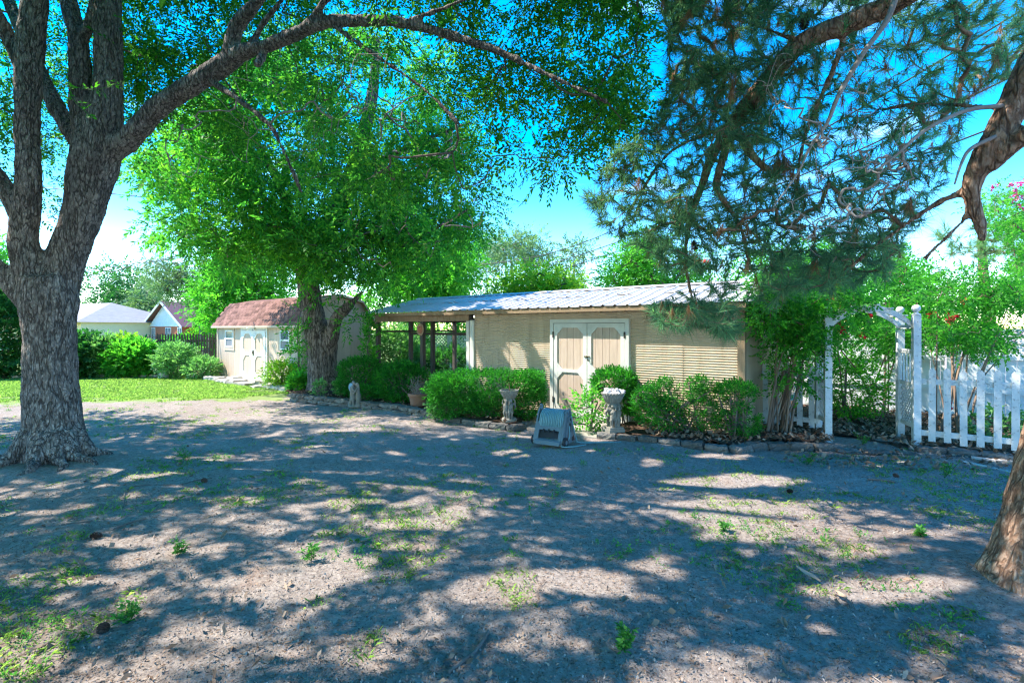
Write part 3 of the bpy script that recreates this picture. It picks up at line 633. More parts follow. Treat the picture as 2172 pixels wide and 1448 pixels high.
def house_brick():
    Y = 42; h = empty('neighbour_house', P(351, HZ + 30, Y) * [1, 1, 0], -.42, 'orange brick neighbour house with white gable and maroon roof beside the shed', 'house')
    s = Y / F; W = 62 * s
    boxpart('wall', M['brick'], h, -W * .78, W * .85, 0, 7, 0, 2.0); boxpart('wall', M['brick'], h, W * .85, 13, 1.5, 7, 0, 2.15)
    nb = 7
    for i in range(nb):
        z0, z1 = 1.98 + i * .27, 1.98 + (i + 1) * .27; f = lambda z: W * .93 * max(0.02, 1 - (z - 1.9) / 2.05)
        MB().add([(-f(z0), -.05, z0), (f(z0), -.05, z0), (f(z1), -.02, z1), (-f(z1), -.02, z1), (-f(z0), .1, z0), (f(z0), .1, z0), (f(z1), .1, z1), (-f(z1), .1, z1)],
                 [(0,1,2,3),(4,7,6,5),(0,4,5,1),(3,2,6,7),(0,3,7,4),(1,5,6,2)]).build('siding_board', M['white'], h)
    pk = 4.05; ev = 1.95
    MB().add([(-W - .25, -.4, ev), (0, -.4, pk), (0, 9, pk), (-W - .25, 9, ev)], [(0, 1, 2, 3)]).add([(0, -.4, pk), (W + .25, -.4, ev), (W + .25, 9, ev), (0, 9, pk)], [(0, 1, 2, 3)]).build('roof', M['roofmaroon'], h)
    MB().add([(1.0, 4.4, pk - .02), (14, 4.4, pk - .02), (14, .9, 2.1), (2.2, .9, 2.1)], [(0, 3, 2, 1)]).add([(1.0, 4.4, pk - .02), (14, 4.4, pk - .02), (14, 8, 2.1), (1, 8, 2.1)], [(0, 1, 2, 3)]).build('roof', M['roofmaroon'], h)
    MB().prism([(-W - .27, ev - .16), (0, pk - .16), (W + .27, ev - .16), (W + .27, ev + .03), (0, pk + .03), (-W - .27, ev + .03)], 1, -.46, -.41).build('barge_board', M['white'], h)
    for x0, x1 in ((-1.75, -1.3), (0.05, .75), (1.6, 2.1)):
        f = MB().box(x0, x1, -.06, -.01, .6, 1.9).build('window', M['white'], h)
        for k in (0, 1): boxpart('pane', M['glass'], f, x0 + .06 + k * (x1 - x0) / 2, x0 + (x1 - x0) / 2 * (k + 1) - .03, -.075, -.065, .66, 1.84)
    f = MB().box(3.1, 4.3, 1.43, 1.49, .9, 1.95).build('window', M['white'], h)
    for k in range(4): boxpart('pane', M['glass'], f, 3.15 + k * .28, 3.38 + k * .28, 1.41, 1.425, .96, 1.9)
house_brick()

# ------------------------------------------------------------------ beds, edging, slab
def rough_block(name, l, d, h, mat, seed, jit=.012, n=(5, 3, 3)):
    r = np.random.default_rng(seed); mb = MB()
    nx_, ny_, nz_ = n; key = {}; V = []; Fs = []
    def vid(i, j, k):
        if (i, j, k) not in key:
            x, y, z = i / nx_ - .5, j / ny_ - .5, k / nz_
            e = sum((abs(x) > .49, abs(y) > .49, z < .01 or z > .99))
            s = 1 - .05 * max(0, e - 1)
            key[(i, j, k)] = len(V); V.append((x * l * s + r.normal() * jit, y * d * s + r.normal() * jit, h * (.5 + (z - .5) * s) + r.normal() * jit * .7))
        return key[(i, j, k)]
    for i in range(nx_):
        for j in range(ny_):
            Fs.append((vid(i,j,0), vid(i,j+1,0), vid(i+1,j+1,0), vid(i+1,j,0))); Fs.append((vid(i,j,nz_), vid(i+1,j,nz_), vid(i+1,j+1,nz_), vid(i,j+1,nz_)))
    for i in range(nx_):
        for k in range(nz_):
            Fs.append((vid(i,0,k), vid(i+1,0,k), vid(i+1,0,k+1), vid(i,0,k+1))); Fs.append((vid(i,ny_,k), vid(i,ny_,k+1), vid(i+1,ny_,k+1), vid(i+1,ny_,k)))
    for j in range(ny_):
        for k in range(nz_):
            Fs.append((vid(0,j,k), vid(0,j,k+1), vid(0,j+1,k+1), vid(0,j+1,k))); Fs.append((vid(nx_,j,k), vid(nx_,j+1,k), vid(nx_,j+1,k+1), vid(nx_,j,k+1)))
    me = MB().add(V, Fs).mesh(name, mat); return me
def wall_of_blocks(thing, path, length, courses, h, depth, mat, name='block', jit=.01, z0=-.02, tilt=.03, seed=3):
    pts = np.array([p[:2] for p in path]); seg = np.linalg.norm(np.diff(pts, axis=0), axis=1); S = np.concatenate([[0], np.cumsum(seg)])
    variants = [rough_block(name, length * .975, depth, h * .97, mat, seed + i, jit) for i in range(4)]; r = random.Random(seed)
    o = np.array(thing.location[:2])
    for c in range(courses):
        s = length * (.5 if c % 2 == 0 else 0.02)
        while s < S[-1]:
            x = np.interp(s, S, pts[:, 0]); y = np.interp(s, S, pts[:, 1]); x2 = np.interp(min(s + .05, S[-1]), S, pts[:, 0]); y2 = np.interp(min(s + .05, S[-1]), S, pts[:, 1])
            xa = np.interp(max(s - .05, 0), S, pts[:, 0]); ya = np.interp(max(s - .05, 0), S, pts[:, 1])
            a = math.atan2(y2 - ya, x2 - xa); off = r.uniform(-.018, .018) + c * .02
            link(name, variants[r.randrange(4)], thing, (x - o[0] - math.sin(a) * off, y - o[1] + math.cos(a) * off, z0 + c * h + r.uniform(-.006, .008)), (r.uniform(-tilt, tilt), r.uniform(-tilt, tilt), a + r.uniform(-.05, .05)), (r.uniform(.94, 1.02), 1, r.uniform(.92, 1.04)))
            s += length
    return thing
wl = [G(x, y) for x, y in ((622, 847), (672, 853), (729, 859), (775, 864), (820, 869), (867, 878), (956, 893), (1050, 906), (1093, 911))]
e1 = empty('retaining_wall', wl[0], 0, 'low two-course retaining wall of weathered stone blocks in front of the hedges', 'wall')
wall_of_blocks(e1, wl[:7], .36, 2, .085, .22, M['stone'], seed=3)
e1b = empty('bed_edging', wl[6], 0, 'single course of dark blocks edging the bed below the left cherub urn', 'edging')
wall_of_blocks(e1b, wl[6:] + [G(1126, 899)], .34, 1, .11, .2, M['block'], seed=9)
wr = [G(x, y) for x, y in ((1266, 929), (1362, 938), (1436, 946), (1522, 956), (1567, 958), (1599, 952), (1660, 951), (1719, 953), (1764, 953))]
e2 = empty('bed_edging', wr[0], 0, 'curved row of dark concrete blocks edging the bed right of the hose reel', 'edging')
wall_of_blocks(e2, wr, .335, 1, .125, .2, M['block'], seed=15)
wq = [G(x, y) for x, y in ((1941, 958), (2010, 964), (2080, 970), (2160, 978), (2260, 988))]
e3 = empty('bed_edging', wq[0], 0, 'row of grey blocks under the right picket fence', 'edging')
wall_of_blocks(e3, wq, .36, 1, .11, .2, M['block'], seed=22)
wp = [G(x, y) for x, y in ((1768, 955), (1850, 959), (1938, 965))]
e4 = empty('paver_threshold', wp[0], 0, 'sunken flat pavers across the arbor gateway', 'pavers')
wall_of_blocks(e4, wp, .36, 1, .06, .2, M['block'], name='paver', z0=-.03, seed=29)
wb_ = [G(x, y) for x, y in ((-60, 802), (20, 802), (120, 802), (200, 801), (270, 800), (338, 800))]
e5 = empty('bed_edging', wb_[0], 0, 'long pale stone edging along the far lawn edge', 'edging')
wall_of_blocks(e5, wb_, .62, 1, .13, .25, M['stonewhite'], name='stone', seed=31)
# flagstones before the shed
fs = empty('flagstone_path', G(520, 818), 0, 'pale irregular flagstone path in front of the garden shed', 'path')
o0 = np.array(fs.location[:2]); rs_ = random.Random(5)
fpts = [(405, 800, .5), (432, 801, .6), (455, 806, .55), (475, 803, .5), (482, 810, .6), (505, 812, .55), (530, 808, .6), (528, 816, .5), (552, 815, .5), (548, 821, .45), (570, 822, .5), (588, 825, .5), (572, 816, .4), (606, 828, .4), (497, 806, .5), (555, 810, .45)]
for i, (px, py, s_) in enumerate(fpts):
    g = G(px, py); link('flagstone', rough_block('flagstone', s_ * 1.2, s_ * .8, .09 + .03 * (i % 3), M['stonewhite'], 50 + i, .02), fs, (g[0] - o0[0], g[1] - o0[1], -.03), (rs_.uniform(-.04, .04), rs_.uniform(-.04, .04), UROT + rs_.uniform(-.3, .3)))
stp = MB().box(1.7, 4.2, -.85, -.2, -.02, .07).build('shed_step', M['concrete'], None); stp.location = tuple(S0); stp.rotation_euler = (0, 0, UROT); tag(stp, 'worn concrete step before the white shed doors', 'step')
slab = MB().box(-.95, 1.05, -1.45, -.08, -.05, .025).build('door_slab', M['concrete']); slab.location = tuple(W0); slab.rotation_euler = (0, 0, UROT); tag(slab, kind='structure')
def bed(name, poly, h=.1, seed=1, step=.09):
    pl = np.array([p[:2] for p in poly]); lo = pl.min(0); hi = pl.max(0)
    xs = np.arange(lo[0], hi[0], step); ys = np.arange(lo[1], hi[1], step); A, B = np.meshgrid(xs, ys)
    m = in_poly(A, B, [tuple(p) for p in pl]); Z = h + .05 * vnoise(A * 2 + 40, B * 2 + 40, seed) + .05 * vnoise(A * 7, B * 7, seed + 5)
    I_ = np.arange(A.size).reshape(A.shape); q = np.stack([I_[:-1, :-1], I_[:-1, 1:], I_[1:, 1:], I_[1:, :-1]], -1).reshape(-1, 4)
    ok = (m[:-1, :-1] & m[1:, 1:] & m[:-1, 1:] & m[1:, :-1]).ravel()
    return tag(link(name, mesh_np(name, np.column_stack([A.ravel(), B.ravel(), Z.ravel()]), q[ok], M['mulch'], smooth=True)), kind='structure')
def wl2(s, d): return np.array([W0[0] + UX[0]*s + .629*d, W0[1] + UX[1]*s + .778*d])
bed1 = wl[:] + [G(1122, 900)] ; bed1 = [p[:2] for p in bed1] + [wl2(-1.0, -.1), wl2(-3.1, .3), wl2(-6.9, 3.6), wl2(-9.5, 3.0), G(600, 836)[:2]]
bed('planting_bed', bed1, .11, 1)
bed2 = [p[:2] for p in wr] + [G(1766, 945)[:2], G(1745, 915)[:2], np.array([5.6, 10.2]), np.array([4.2, 9.6]), wl2(2.9, -.02), wl2(1.0, -.05), G(1285, 912)[:2]]
bed('planting_bed', bed2, .10, 2)
bed3 = [np.array(v) for v in ((5.3, 8.55), (5.9, 7.6), (6.3, 7.35), (7.2, 6.6), (10, 6.2), (12, 9), (9, 12), (6, 12.5), (4.3, 11.2), (5.0, 9.6))]
bed('planting_bed', bed3, .05, 3)

# ------------------------------------------------------------------ picket fences and arbor
AL = np.array([5.23, 8.46, 0.0])
AL2 = np.array([5.0, 8.1, 0.0])
def picket_fence(label, s0, s1, step, zt, zb, first, o=None):
    f = empty('picket_fence', AL if o is None else o, UROT, label, 'fence'); hw = .042
    pm_ = MB().prism([(-hw, zb), (hw, zb), (hw, zt - .04), (.012, zt), (-.012, zt), (-hw, zt - .04)], 1, -.012, .012).mesh('picket', M['whitefence'])
    s = first
    while s < s1: link('picket', pm_, f, (s, -.03, random.uniform(-.015, .012)), (0, random.uniform(-.008, .008), 0)); s += step
    for z in (zb + .12, zt - .2): boxpart('rail', M['whitefence'], f, s0, s1, -.016, .02, z - .04, z + .04)
    return f
pr = picket_fence('white picket fence right of the arbor with flaking mildewed boards', 1.2, 5.0, .178, 1.21, .12, 1.32)
pl_ = picket_fence('short white picket fence left of the arbor half hidden by the crape myrtle', -1.75, -.05, .178, 1.21, .13, -.17 - .178 * 8, AL + [-.02, .1, 0])
MB().prism([(-.045, 0), (.045, 0), (.045, 2.45), (-.045, 2.45)], 1, -.045, .045).build('post', M['whitefence'], pl_, loc=(-1.33, .42, 0))
ar = empty('garden_arbor', AL2, math.radians(-19), 'white wooden arbor with arched top, ball finials and lattice sides', 'arbor')
AW, AD = 1.16, .62
for x in (0, AW):
    for y in (0, AD):
        p_ = MB().box(x - .048, x + .048, y - .048, y + .048, 0, 2.0).build('post', M['whitefence'], ar)
        MB().lathe([(.055, 2.0), (.06, 2.02), (.03, 2.035), (.022, 2.05), (.045, 2.068), (.06, 2.1), (.05, 2.14), (.02, 2.16)], 14, (x, y, 0)).build('finial', M['whitefence'], p_, smooth=True)
for y in (.045, AD - .045):
    top = []; bot = []
    for i in range(15):
        t = i / 14; x = .05 + (AW - .1) * t; z = 1.86 + .26 * math.sin(math.pi * t) ** .8; top.append((x, z + .045)); bot.append((x, z - .045))
    MB().prism(bot + top[::-1], 1, y - .018, y + .018).build('arch', M['whitefence'], ar)
for t in np.linspace(.08, .92, 6):
    x = .05 + (AW - .1) * t; z = 1.86 + .26 * math.sin(math.pi * t) ** .8 + .047
    boxpart('cross_slat', M['whitefence'], ar, x - .022, x + .022, -.03, AD + .03, z, z + .02)
for x in (0, AW):
    for z in (.32, .95, 1.45, 1.83): boxpart('rung', M['whitefence'], ar, x - .016, x + .016, .05, AD - .05, z - .03, z + .03)
    for k in range(4): boxpart('slat', M['whitefence'], ar, x - .009, x + .009, .1 + k * .125, .135 + k * .125, .98, 1.42)
    cl = .565; z0, z1, y0, y1 = .35, .92, .05, AD - .05
    for sgn in (1, -1):
        for k in range(-5, 9):
            c = y0 + k * .085; pts = []
            ya, yb = (c, c + (z1 - z0)) if sgn > 0 else (c + (z1 - z0), c)
            # clip the diagonal to the panel
            ts = [t for t in np.linspace(0, 1, 60) if y0 <= ya + (yb - ya) * t <= y1]
            if len(ts) < 6: continue
            t0, t1 = ts[0], ts[-1]; A = (ya + (yb - ya) * t0, z0 + (z1 - z0) * t0); B = (ya + (yb - ya) * t1, z0 + (z1 - z0) * t1)
            dx, dz = unit(np.array([B[0] - A[0], B[1] - A[1]])); w_ = .011; nx2, nz2 = -dz * w_, dx * w_
            MB().prism([(A[0]+nx2, A[1]+nz2), (B[0]+nx2, B[1]+nz2), (B[0]-nx2, B[1]-nz2), (A[0]-nx2, A[1]-nz2)], 0, x + (.001 if sgn > 0 else -.009), x + (.009 if sgn > 0 else -.001)).build('lattice_strip', M['whitefence'], ar)
# tall white fence with lattice top behind
def lattice_fence(label, origin, rz, x0, x1, zr, zt, zl, posts, lat0=None, lat1=None, step=.155, cell=.1):
    f = empty('privacy_fence', origin, rz, label, 'fence')
    x = x0; i = 0
    while x < x1 - .02:
        boxpart('plank', M['whiteclean'], f, x + .003, min(x + step, x1) - .003, -.012 + .003 * (i % 2), .012, .04, zr); x += step; i += 1
    for z in (zl, zr + .03): boxpart('rail', M['whiteclean'], f, x0, x1, -.05, -.014, z - .045, z + .045)
    boxpart('top_rail', M['whiteclean'], f, x0, x1, -.03, .03, zt - .05, zt)
    for p in posts: boxpart('post', M['whiteclean'], f, p - .06, p + .06, -.075, .05, 0, zt + .05)
    a, b_ = lat0 if lat0 is not None else x0, lat1 if lat1 is not None else x1
    z0, z1 = zr + .075, zt - .05; H = z1 - z0
    for sgn in (1, -1):
        c = a - H
        while c < b_:
            xa, xb = (c, c + H) if sgn > 0 else (c + H, c)
            q0, q1 = max(min(xa, xb), a), min(max(xa, xb), b_)
            if q1 - q0 > .06:
                za = z0 + (q0 - xa) / (xb - xa) * H; zb = z0 + (q1 - xa) / (xb - xa) * H
                d_ = unit(np.array([q1 - q0, zb - za])); nx2, nz2 = -d_[1] * .018, d_[0] * .018
                MB().prism([(q0+nx2, za+nz2), (q1+nx2, zb+nz2), (q1-nx2, zb-nz2), (q0-nx2, za-nz2)], 1, *( (-.008, -.001) if sgn > 0 else (.001, .008))).build('lattice_strip', M['whiteclean'], f)
            c += cell * 1.25
    return f
BF = np.array([7.97, 10.9, 0])
lattice_fence('tall white lattice-topped fence behind the arbor', BF, UROT, -1.6, .95, 1.17, 1.60, .62, (.1,))
lattice_fence('taller white lattice-topped fence behind the right picket fence', BF + np.array([UX[0], UX[1], 0]) * .98, UROT, 0.08, 3.9, 1.22, 1.8, .6, (.06, 1.6, 3.2))
CF = P(895, 730, 20.5) * [1, 1, 0]
lattice_fence('white lattice-topped fence seen through the open carport', CF, -.1, -.6, 2.6, 1.05, 1.60, .5, (-.55, 1.1, 2.55))

# ------------------------------------------------------------------ hose reel
hr = empty('hose_reel', G(1176, 940), math.radians(-31), 'blue-grey plastic hose reel cart wound with teal garden hose', 'hose reel')
def side_panel(x, name):
    out_ = [(-.24, .03), (.24, .03), (.245, .09), (.085, .50), (.05, .54), (0, .555), (-.05, .54), (-.085, .50), (-.245, .09)]
    o = MB().prism(out_, 0, x - .015, x + .015).build(name, M['reel'], hr)
    return o
sp1 = side_panel(-.235, 'side_panel'); sp2 = side_panel(.235, 'side_panel')
MB().prism([(-.12, .12), (.12, .12), (.14, .17), (.06, .42), (-.06, .42), (-.14, .17)], 0, .252, .262).build('rib_frame', M['reel'], sp2)
MB().prism([(-.03, .2), (.05, .2), (.03, .34), (-.015, .34)], 0, .2625, .266).build('slot', M['reeldark'], sp2)
MB().tube([(.252, 0, .40), (.275, 0, .40)], .055, 16).build('hub', M['reel'], sp2); MB().tube([(.276, 0, .40), (.284, 0, .40)], .02, 10).build('bolt', M['reeldark'], sp2)
MB().prism([(.10, .05), (.2, .05), (.17, .13), (.10, .13)], 0, .252, .257).build('slot', M['reeldark'], sp2)
MB().tube([(-.22, 0, .36), (.22, 0, .36)], .085, 20).build('drum', M['reeldark'], hr)
hose = MB(); rr = random.Random(2); k = 0
for layer, rad in ((0, .12), (1, .148), (2, .174)):
    for i in range(15 - layer):
        x = -.2 + (i + .5 * layer) * .0285; pts = []
        for t in np.linspace(0, 2 * math.pi, 25)[:-1]: pts.append((x + .0285 * t / 6.28 + rr.uniform(-.002, .002), (rad + rr.uniform(-.003, .003)) * math.cos(t), .36 + rad * math.sin(t)))
        hose.tube(pts + [pts[0]], .0135, 6, cap=False)
hose.build('wound_hose', M['hose'], hr, smooth=True)
# front tray with a dark opening, on the sloping front
ft = MB()
def onfront(x, t, o=0.0):   # t up the slope of the front
    y0, z0, y1, z1 = -.245, .06, -.125, .36; return (x, y0 + (y1 - y0) * t - o * .93, z0 + (z1 - z0) * t - o * .37)
def fbox(mb, x0, x1, t0, t1, o0, o1):
    V = [onfront(x, t, o) for o in (o0, o1) for x, t in ((x0, t0), (x1, t0), (x1, t1), (x0, t1))]; mb.add(V, [(0,1,2,3),(4,7,6,5),(0,4,5,1),(1,5,6,2),(2,6,7,3),(3,7,4,0)]); return mb
fbox(ft, -.218, .218, .62, 1.0, -.01, .02); fbox(ft, -.218, .218, -.02, .16, -.01, .05); fbox(ft, -.218, -.17, .16, .62, -.01, .02); fbox(ft, .17, .218, .16, .62, -.01, .02)
tray = ft.build('tray', M['reel'], hr)
fbox(MB(), -.17, .17, .16, .62, -.05, -.03).build('recess', M['reeldark'], tray)
for x in (-.09, .0, .09): fbox(MB(), x - .012, x + .012, .52, .68, .021, .04).build('hook', M['reeldark'], tray)
for x in (-.265, .265):
    wv = MB().tube([(x - .022, -.17, .075), (x + .022, -.17, .075)], .075, 18).build('wheel', M['reeldark'], hr)
    MB().tube([(x - .026, -.17, .075), (x + .026, -.17, .075)], .035, 12).build('rim', M['reel'], wv)
MB().tube(spline([(.255, .12, .2), (.262, .03, .50), (.25, .0, .56), (.262, -.06, .5)], 5), .012, 6).build('handle', M['reel'], hr)
MB().tube(spline([(-.255, .12, .3), (-.258, .02, .57), (-.2, -.02, .585), (-.2, -.06, .53)], 5), .014, 6).build('handle', M['reel'], hr)
def w2l(o, p):
    d = np.array(p[:2]) - np.array(o.location[:2]); a = -o.rotation_euler[2]; return (d[0]*math.cos(a) - d[1]*math.sin(a), d[0]*math.sin(a) + d[1]*math.cos(a), p[2])
tl = [(.27, -.02, .30), (.285, -.08, .12), w2l(hr, G(1190, 946, .03)), w2l(hr, G(1213, 947, .02)), w2l(hr, G(1242, 943, .015))]
MB().tube(spline(tl, 6), .011, 6).build('hose_end', M['hose'], hr, smooth=True)
tl = [(.28, .02, .46), (.29, .06, .3), (.3, .16, .09), w2l(hr, G(1228, 938, .02)), w2l(hr, G(1265, 938, .015)), w2l(hr, G(1318, 938, .015))]
MB().tube(spline(tl, 6), .011, 6).build('hose_end', M['hose'], hr, smooth=True)

# ------------------------------------------------------------------ cherub urns, statue, pot, bucket
def rot2(p, a): return np.array([p[0]*math.cos(a) - p[1]*math.sin(a), p[0]*math.sin(a) + p[1]*math.cos(a), p[2]])
def cherub(a, R, h, lean=0.0, wing=True):
    """small figure of height h standing at radius R, facing out, arms raised to the bowl; one skin"""
    q = lambda x, y, z: rot2((R + x * h, y * h, z * h), a); m = MB()
    m.tube([q(.0, .07, 0), q(.05, .075, .15), q(.06, .085, .27), q(.0, .05, .47)], [.055*h, .05*h, .07*h, .085*h], 8)
    m.tube([q(-.02, -.08, 0), q(.07, -.08, .16), q(.09, -.085, .28), q(.0, -.05, .47)], [.055*h, .05*h, .07*h, .085*h], 8)
    m.tube([q(.0, 0, .42), q(.03, 0, .52), q(.02, 0, .64), q(0, 0, .72)], [.12*h, .13*h, .125*h, .09*h], 10); m.tube([q(0, 0, .7), q(.01, 0, .8)], .05*h, 8)
    m.ball(q(.03, 0, .88), .11 * h, 10, 8); m.ball(q(.03 + .1, 0, .87), .024 * h, 6, 5); m.ball(q(-.02, .0, .92), .115 * h, 10, 8)
    for s in (1, -1):
        m.tube([q(.0, s * .12, .69), q(.04, s * .25, .72), q(.03, s * .22, .88), q(-.03, s * .14, .98)], [.05*h, .042*h, .036*h, .03*h], 7); m.ball(q(.09, s * .06, .02), (.05*h, .04*h, .03*h), 7, 5)
        if wing: m.tube([q(-.1, s * .05, .66), q(-.12, s * .2, .72), q(-.12, s * .3, .6), q(-.1, s * .26, .42)], [.03*h, .06*h, .06*h, .02*h], 7)
    m.tube([q(.09, .1, .46), q(.1, 0, .40), q(.08, -.12, .45)], [.03*h, .05*h, .03*h], 7)
    return m
def urn(loc, label, hh, square, rz=0.0):
    u = empty('cherub_urn', loc, rz, label, 'urn'); s = hh / .58
    if square: MB().box(-.13*s, .13*s, -.13*s, .13*s, 0, .045*s).box(-.115*s, .115*s, -.115*s, .115*s, .0451*s, .075*s).build('base', M['statue'], u)
    else: MB().lathe([(.13*s, 0), (.142*s, .02*s), (.142*s, .05*s), (.12*s, .075*s)], 24).build('base', M['statue'], u, smooth=False)
    MB().lathe([(.055*s, .07*s), (.05*s, .2*s), (.06*s, .32*s), (.05*s, .42*s)], 12, flute=.12, nf=6).build('trunk', M['statue'], u)
    for i, a in enumerate((-2.0, -1.0, 1.6)):
        me = remeshed(cherub(a, .075*s, .36*s), .0085*s, 1, 'cherub'); me.materials.append(M['statue'])
        me.polygons.foreach_set('use_smooth', np.ones(len(me.polygons), dtype=bool)); link('cherub', me, u, (0, 0, .072*s))
    MB().lathe([(.06*s, .40*s), (.11*s, .44*s), (.145*s, .5*s), (.16*s, .555*s), (.172*s, .56*s), (.172*s, .58*s), (.15*s, .58*s), (.14*s, .54*s), (.02*s, .53*s)], 48, flute=.035, nf=24).build('bowl', M['statue'], u, smooth=False)
    return u
u1 = urn((G(1080, 893, .1)[0], G(1080, 893, .1)[1], .095), 'grey cherub urn holding a dry stem before the long hedge', .58, False, -.3)
MB().tube([(0, 0, .53), (.01, 0, .62), (-.01, .01, .72)], [.012, .01, .006], 6).build('dry_stem', M['woodbrown'], u1)
g = G(1300, 914, .1); u2 = urn((g[0], g[1], .10), 'larger grey cherub urn heaped with white rubble beside the hose reel', .64, True, .35)
rr = np.random.default_rng(4); hp = MB()
heap = empty('rubble_heap', (0, 0, 0)); heap.parent = u2
rk = [rough_block('rock', .07, .055, .05, M['shell'], 70 + i, .008, (2, 2, 2)) for i in range(4)]
for i in range(34):
    a, q = rr.uniform(0, 6.28), math.sqrt(rr.random()) * .15; link('rock', rk[i % 4], heap, (q*math.cos(a), q*math.sin(a), .62 + .07 * (1 - q / .15) + rr.uniform(-.02, .012)), tuple(rr.uniform(0, 3, 3)), (.8 + rr.random() * .5,) * 3)

st = empty('couple_statue', G(752, 864), -.25, 'weathered stone statue of an embracing couple before the retaining wall', 'statue')
def robed():
    m = MB(); k = .60
    # rough rock base
    m.ball((-.04, 0, .03), (.13, .1, .05), 10, 6).ball((.07, .02, .03), (.1, .09, .05), 10, 6).tube([(-.1, -.02, .02), (-.11, -.02, .1), (-.05, 0, .16)], [.05, .045, .03], 8)
    # man, left: bent knee, leaning in
    m.tube([(-.07, -.01, .04), (-.085, -.03, .14), (-.06, -.01, .24), (-.045, 0, .33)], [.032, .03, .045, .06], 9)
    m.tube([(.005, -.04, .04), (.0, -.06, .14), (-.01, -.04, .22), (-.04, 0, .31)], [.03, .028, .042, .055], 9)
    m.tube([(-.045, 0, .30), (-.055, 0, .38), (-.05, 0, .45), (-.035, 0, .49)], [.062, .062, .066, .035], 10); m.tube([(-.035, 0, .48), (-.02, -.005, .53)], .022, 7)
    m.ball((-.012, -.008, .556), (.038, .036, .046), 10, 8); m.ball((-.026, 0, .568), (.042, .04, .044), 10, 8); m.ball((.026, -.012, .553), .009, 6, 5)
    m.tube([(-.03, -.05, .46), (.02, -.085, .41), (.075, -.06, .37)], [.027, .023, .018], 8); m.tube([(-.03, .04, .46), (.04, .06, .46), (.1, .03, .45)], [.027, .022, .018], 8)
    # woman, right: long gown
    m.tube([(.1, 0, .03), (.1, 0, .16), (.095, 0, .28), (.085, 0, .36), (.08, 0, .44), (.075, 0, .465)], [.062, .055, .062, .043, .052, .03], 12); m.tube([(.075, 0, .45), (.065, 0, .50)], .019, 7)
    m.ball((.055, -.004, .525), (.034, .033, .042), 10, 8); m.ball((.07, 0, .53), (.04, .04, .045), 10, 8); m.ball((.023, -.006, .522), .008, 6, 5); m.tube([(.09, .0, .53), (.115, .0, .45)], [.025, .018], 7)
    m.tube([(.08, -.045, .44), (.055, -.08, .36), (.0, -.075, .33)], [.021, .018, .015], 8); m.tube([(.075, .045, .44), (.02, .06, .44), (-.05, .05, .42)], [.021, .018, .015], 8)
    for i in range(7): a = -2.8 + i * .45; m.tube([(.1 + .06*math.cos(a), .06*math.sin(a), .03), (.096 + .05*math.cos(a), .05*math.sin(a), .28)], .009, 5)
    return m
me = remeshed(robed(), .0085, 1, 'figures'); me.materials.append(M['statue']); me.polygons.foreach_set('use_smooth', np.ones(len(me.polygons), dtype=bool)); link('figures', me, st)
wg = MB(); wp_ = [(-.075, .47), (-.10, .545), (-.15, .55), (-.185, .50), (-.19, .43), (-.165, .37), (-.12, .33), (-.085, .36)]
wgo = MB().prism(wp_, 1, .055, .075).build('wing', M['blueceramic'], st); wgo['label'] = 'pale blue wing behind the left figure'

pt = empty('terracotta_pot', (G(886, 861, .12)[0], G(886, 861, .12)[1], .12), 0, 'terracotta pot with a dead tangled plant between the hedges', 'pot')
MB().lathe([(.13, 0), (.15, .02), (.185, .21), (.205, .215), (.212, .225), (.212, .275), (.2, .285), (.185, .285), (.18, .25), (.02, .245)], 28).build('pot', M['terra'], pt, smooth=False)
dm = MB(); rr = np.random.default_rng(8)
for i in range(46):
    a = rr.uniform(0, 6.28); q = rr.uniform(.02, .12); b_ = np.array([q*math.cos(a), q*math.sin(a), .25]); t_ = b_ + np.array([rr.normal()*.12 + .04, rr.normal()*.1, rr.uniform(.15, .42)])
    dm.tube([b_, (b_ + t_)/2 + rr.normal(size=3)*.04, t_], [.004, .003, .0015], 4)
for i in range(5): dm.tube([(-.1, -.05, .27), (-.2, -.1, .28), (-.26 - .02*i, -.1, .35 + .02*i)], .003, 4)
dm.build('dead_stems', M['deadtwig'], pt)
pv, pd = cluster_sprays(np.array([[.0, 0, .42], [.06, 0, .5], [-.06, .02, .4]]), .14, 26, rr)
link('dry_leaves', leafmesh('dry_leaves', scatter([spray(rr, 5, .1, .035, .02)], pv, pd, np.ones(len(pv)), r=rr), M['litter'], r=rr), pt)
bk = MB().lathe([(.15, 0), (.2, .3), (.215, .31), (.2, .31), (.185, .3), (.15, .28)], 20).build('bucket', M['bucket'], None, loc=P(347, 0, 18.6) * [1, 1, 0], smooth=False); tag(bk, 'pale galvanised bucket at the far end of the lawn', 'bucket')
# scrolled iron bench at the far bed
ib = empty('iron_bench', P(352, 0, 19.6) * [1, 1, 0], .1, 'dark scrolled iron garden bench among the far shrubs', 'bench')
MB().tube(spline([(-.62, 0, 0), (-.62, 0, .75), (-.4, .05, 1.0), (0, .05, 1.12), (.4, .05, 1.0), (.62, 0, .75), (.62, 0, 0)], 6), .018, 6).build('back_frame', M['iron'], ib)
for x in (-.4, -.14, .14, .4):
    pts = [(x + .1 * math.cos(t), .05, .86 + .1 * math.sin(t)) for t in np.linspace(0, 6.28, 15)]; MB().tube(pts, .011, 5).build('scroll', M['iron'], ib)
for z in (.45, .7): MB().tube([(-.62, .02, z), (.62, .02, z)], .014, 6).build('rail', M['iron'], ib)
for k_ in range(6): boxpart('seat_slat', M['iron'], ib, -.6, .6, -.45 + k_ * .075, -.4 + k_ * .075, .42, .435)
for x in (-.58, .58): MB().tube([(x, -.42, .42), (x, -.44, 0)], .016, 6).build('leg', M['iron'], ib)
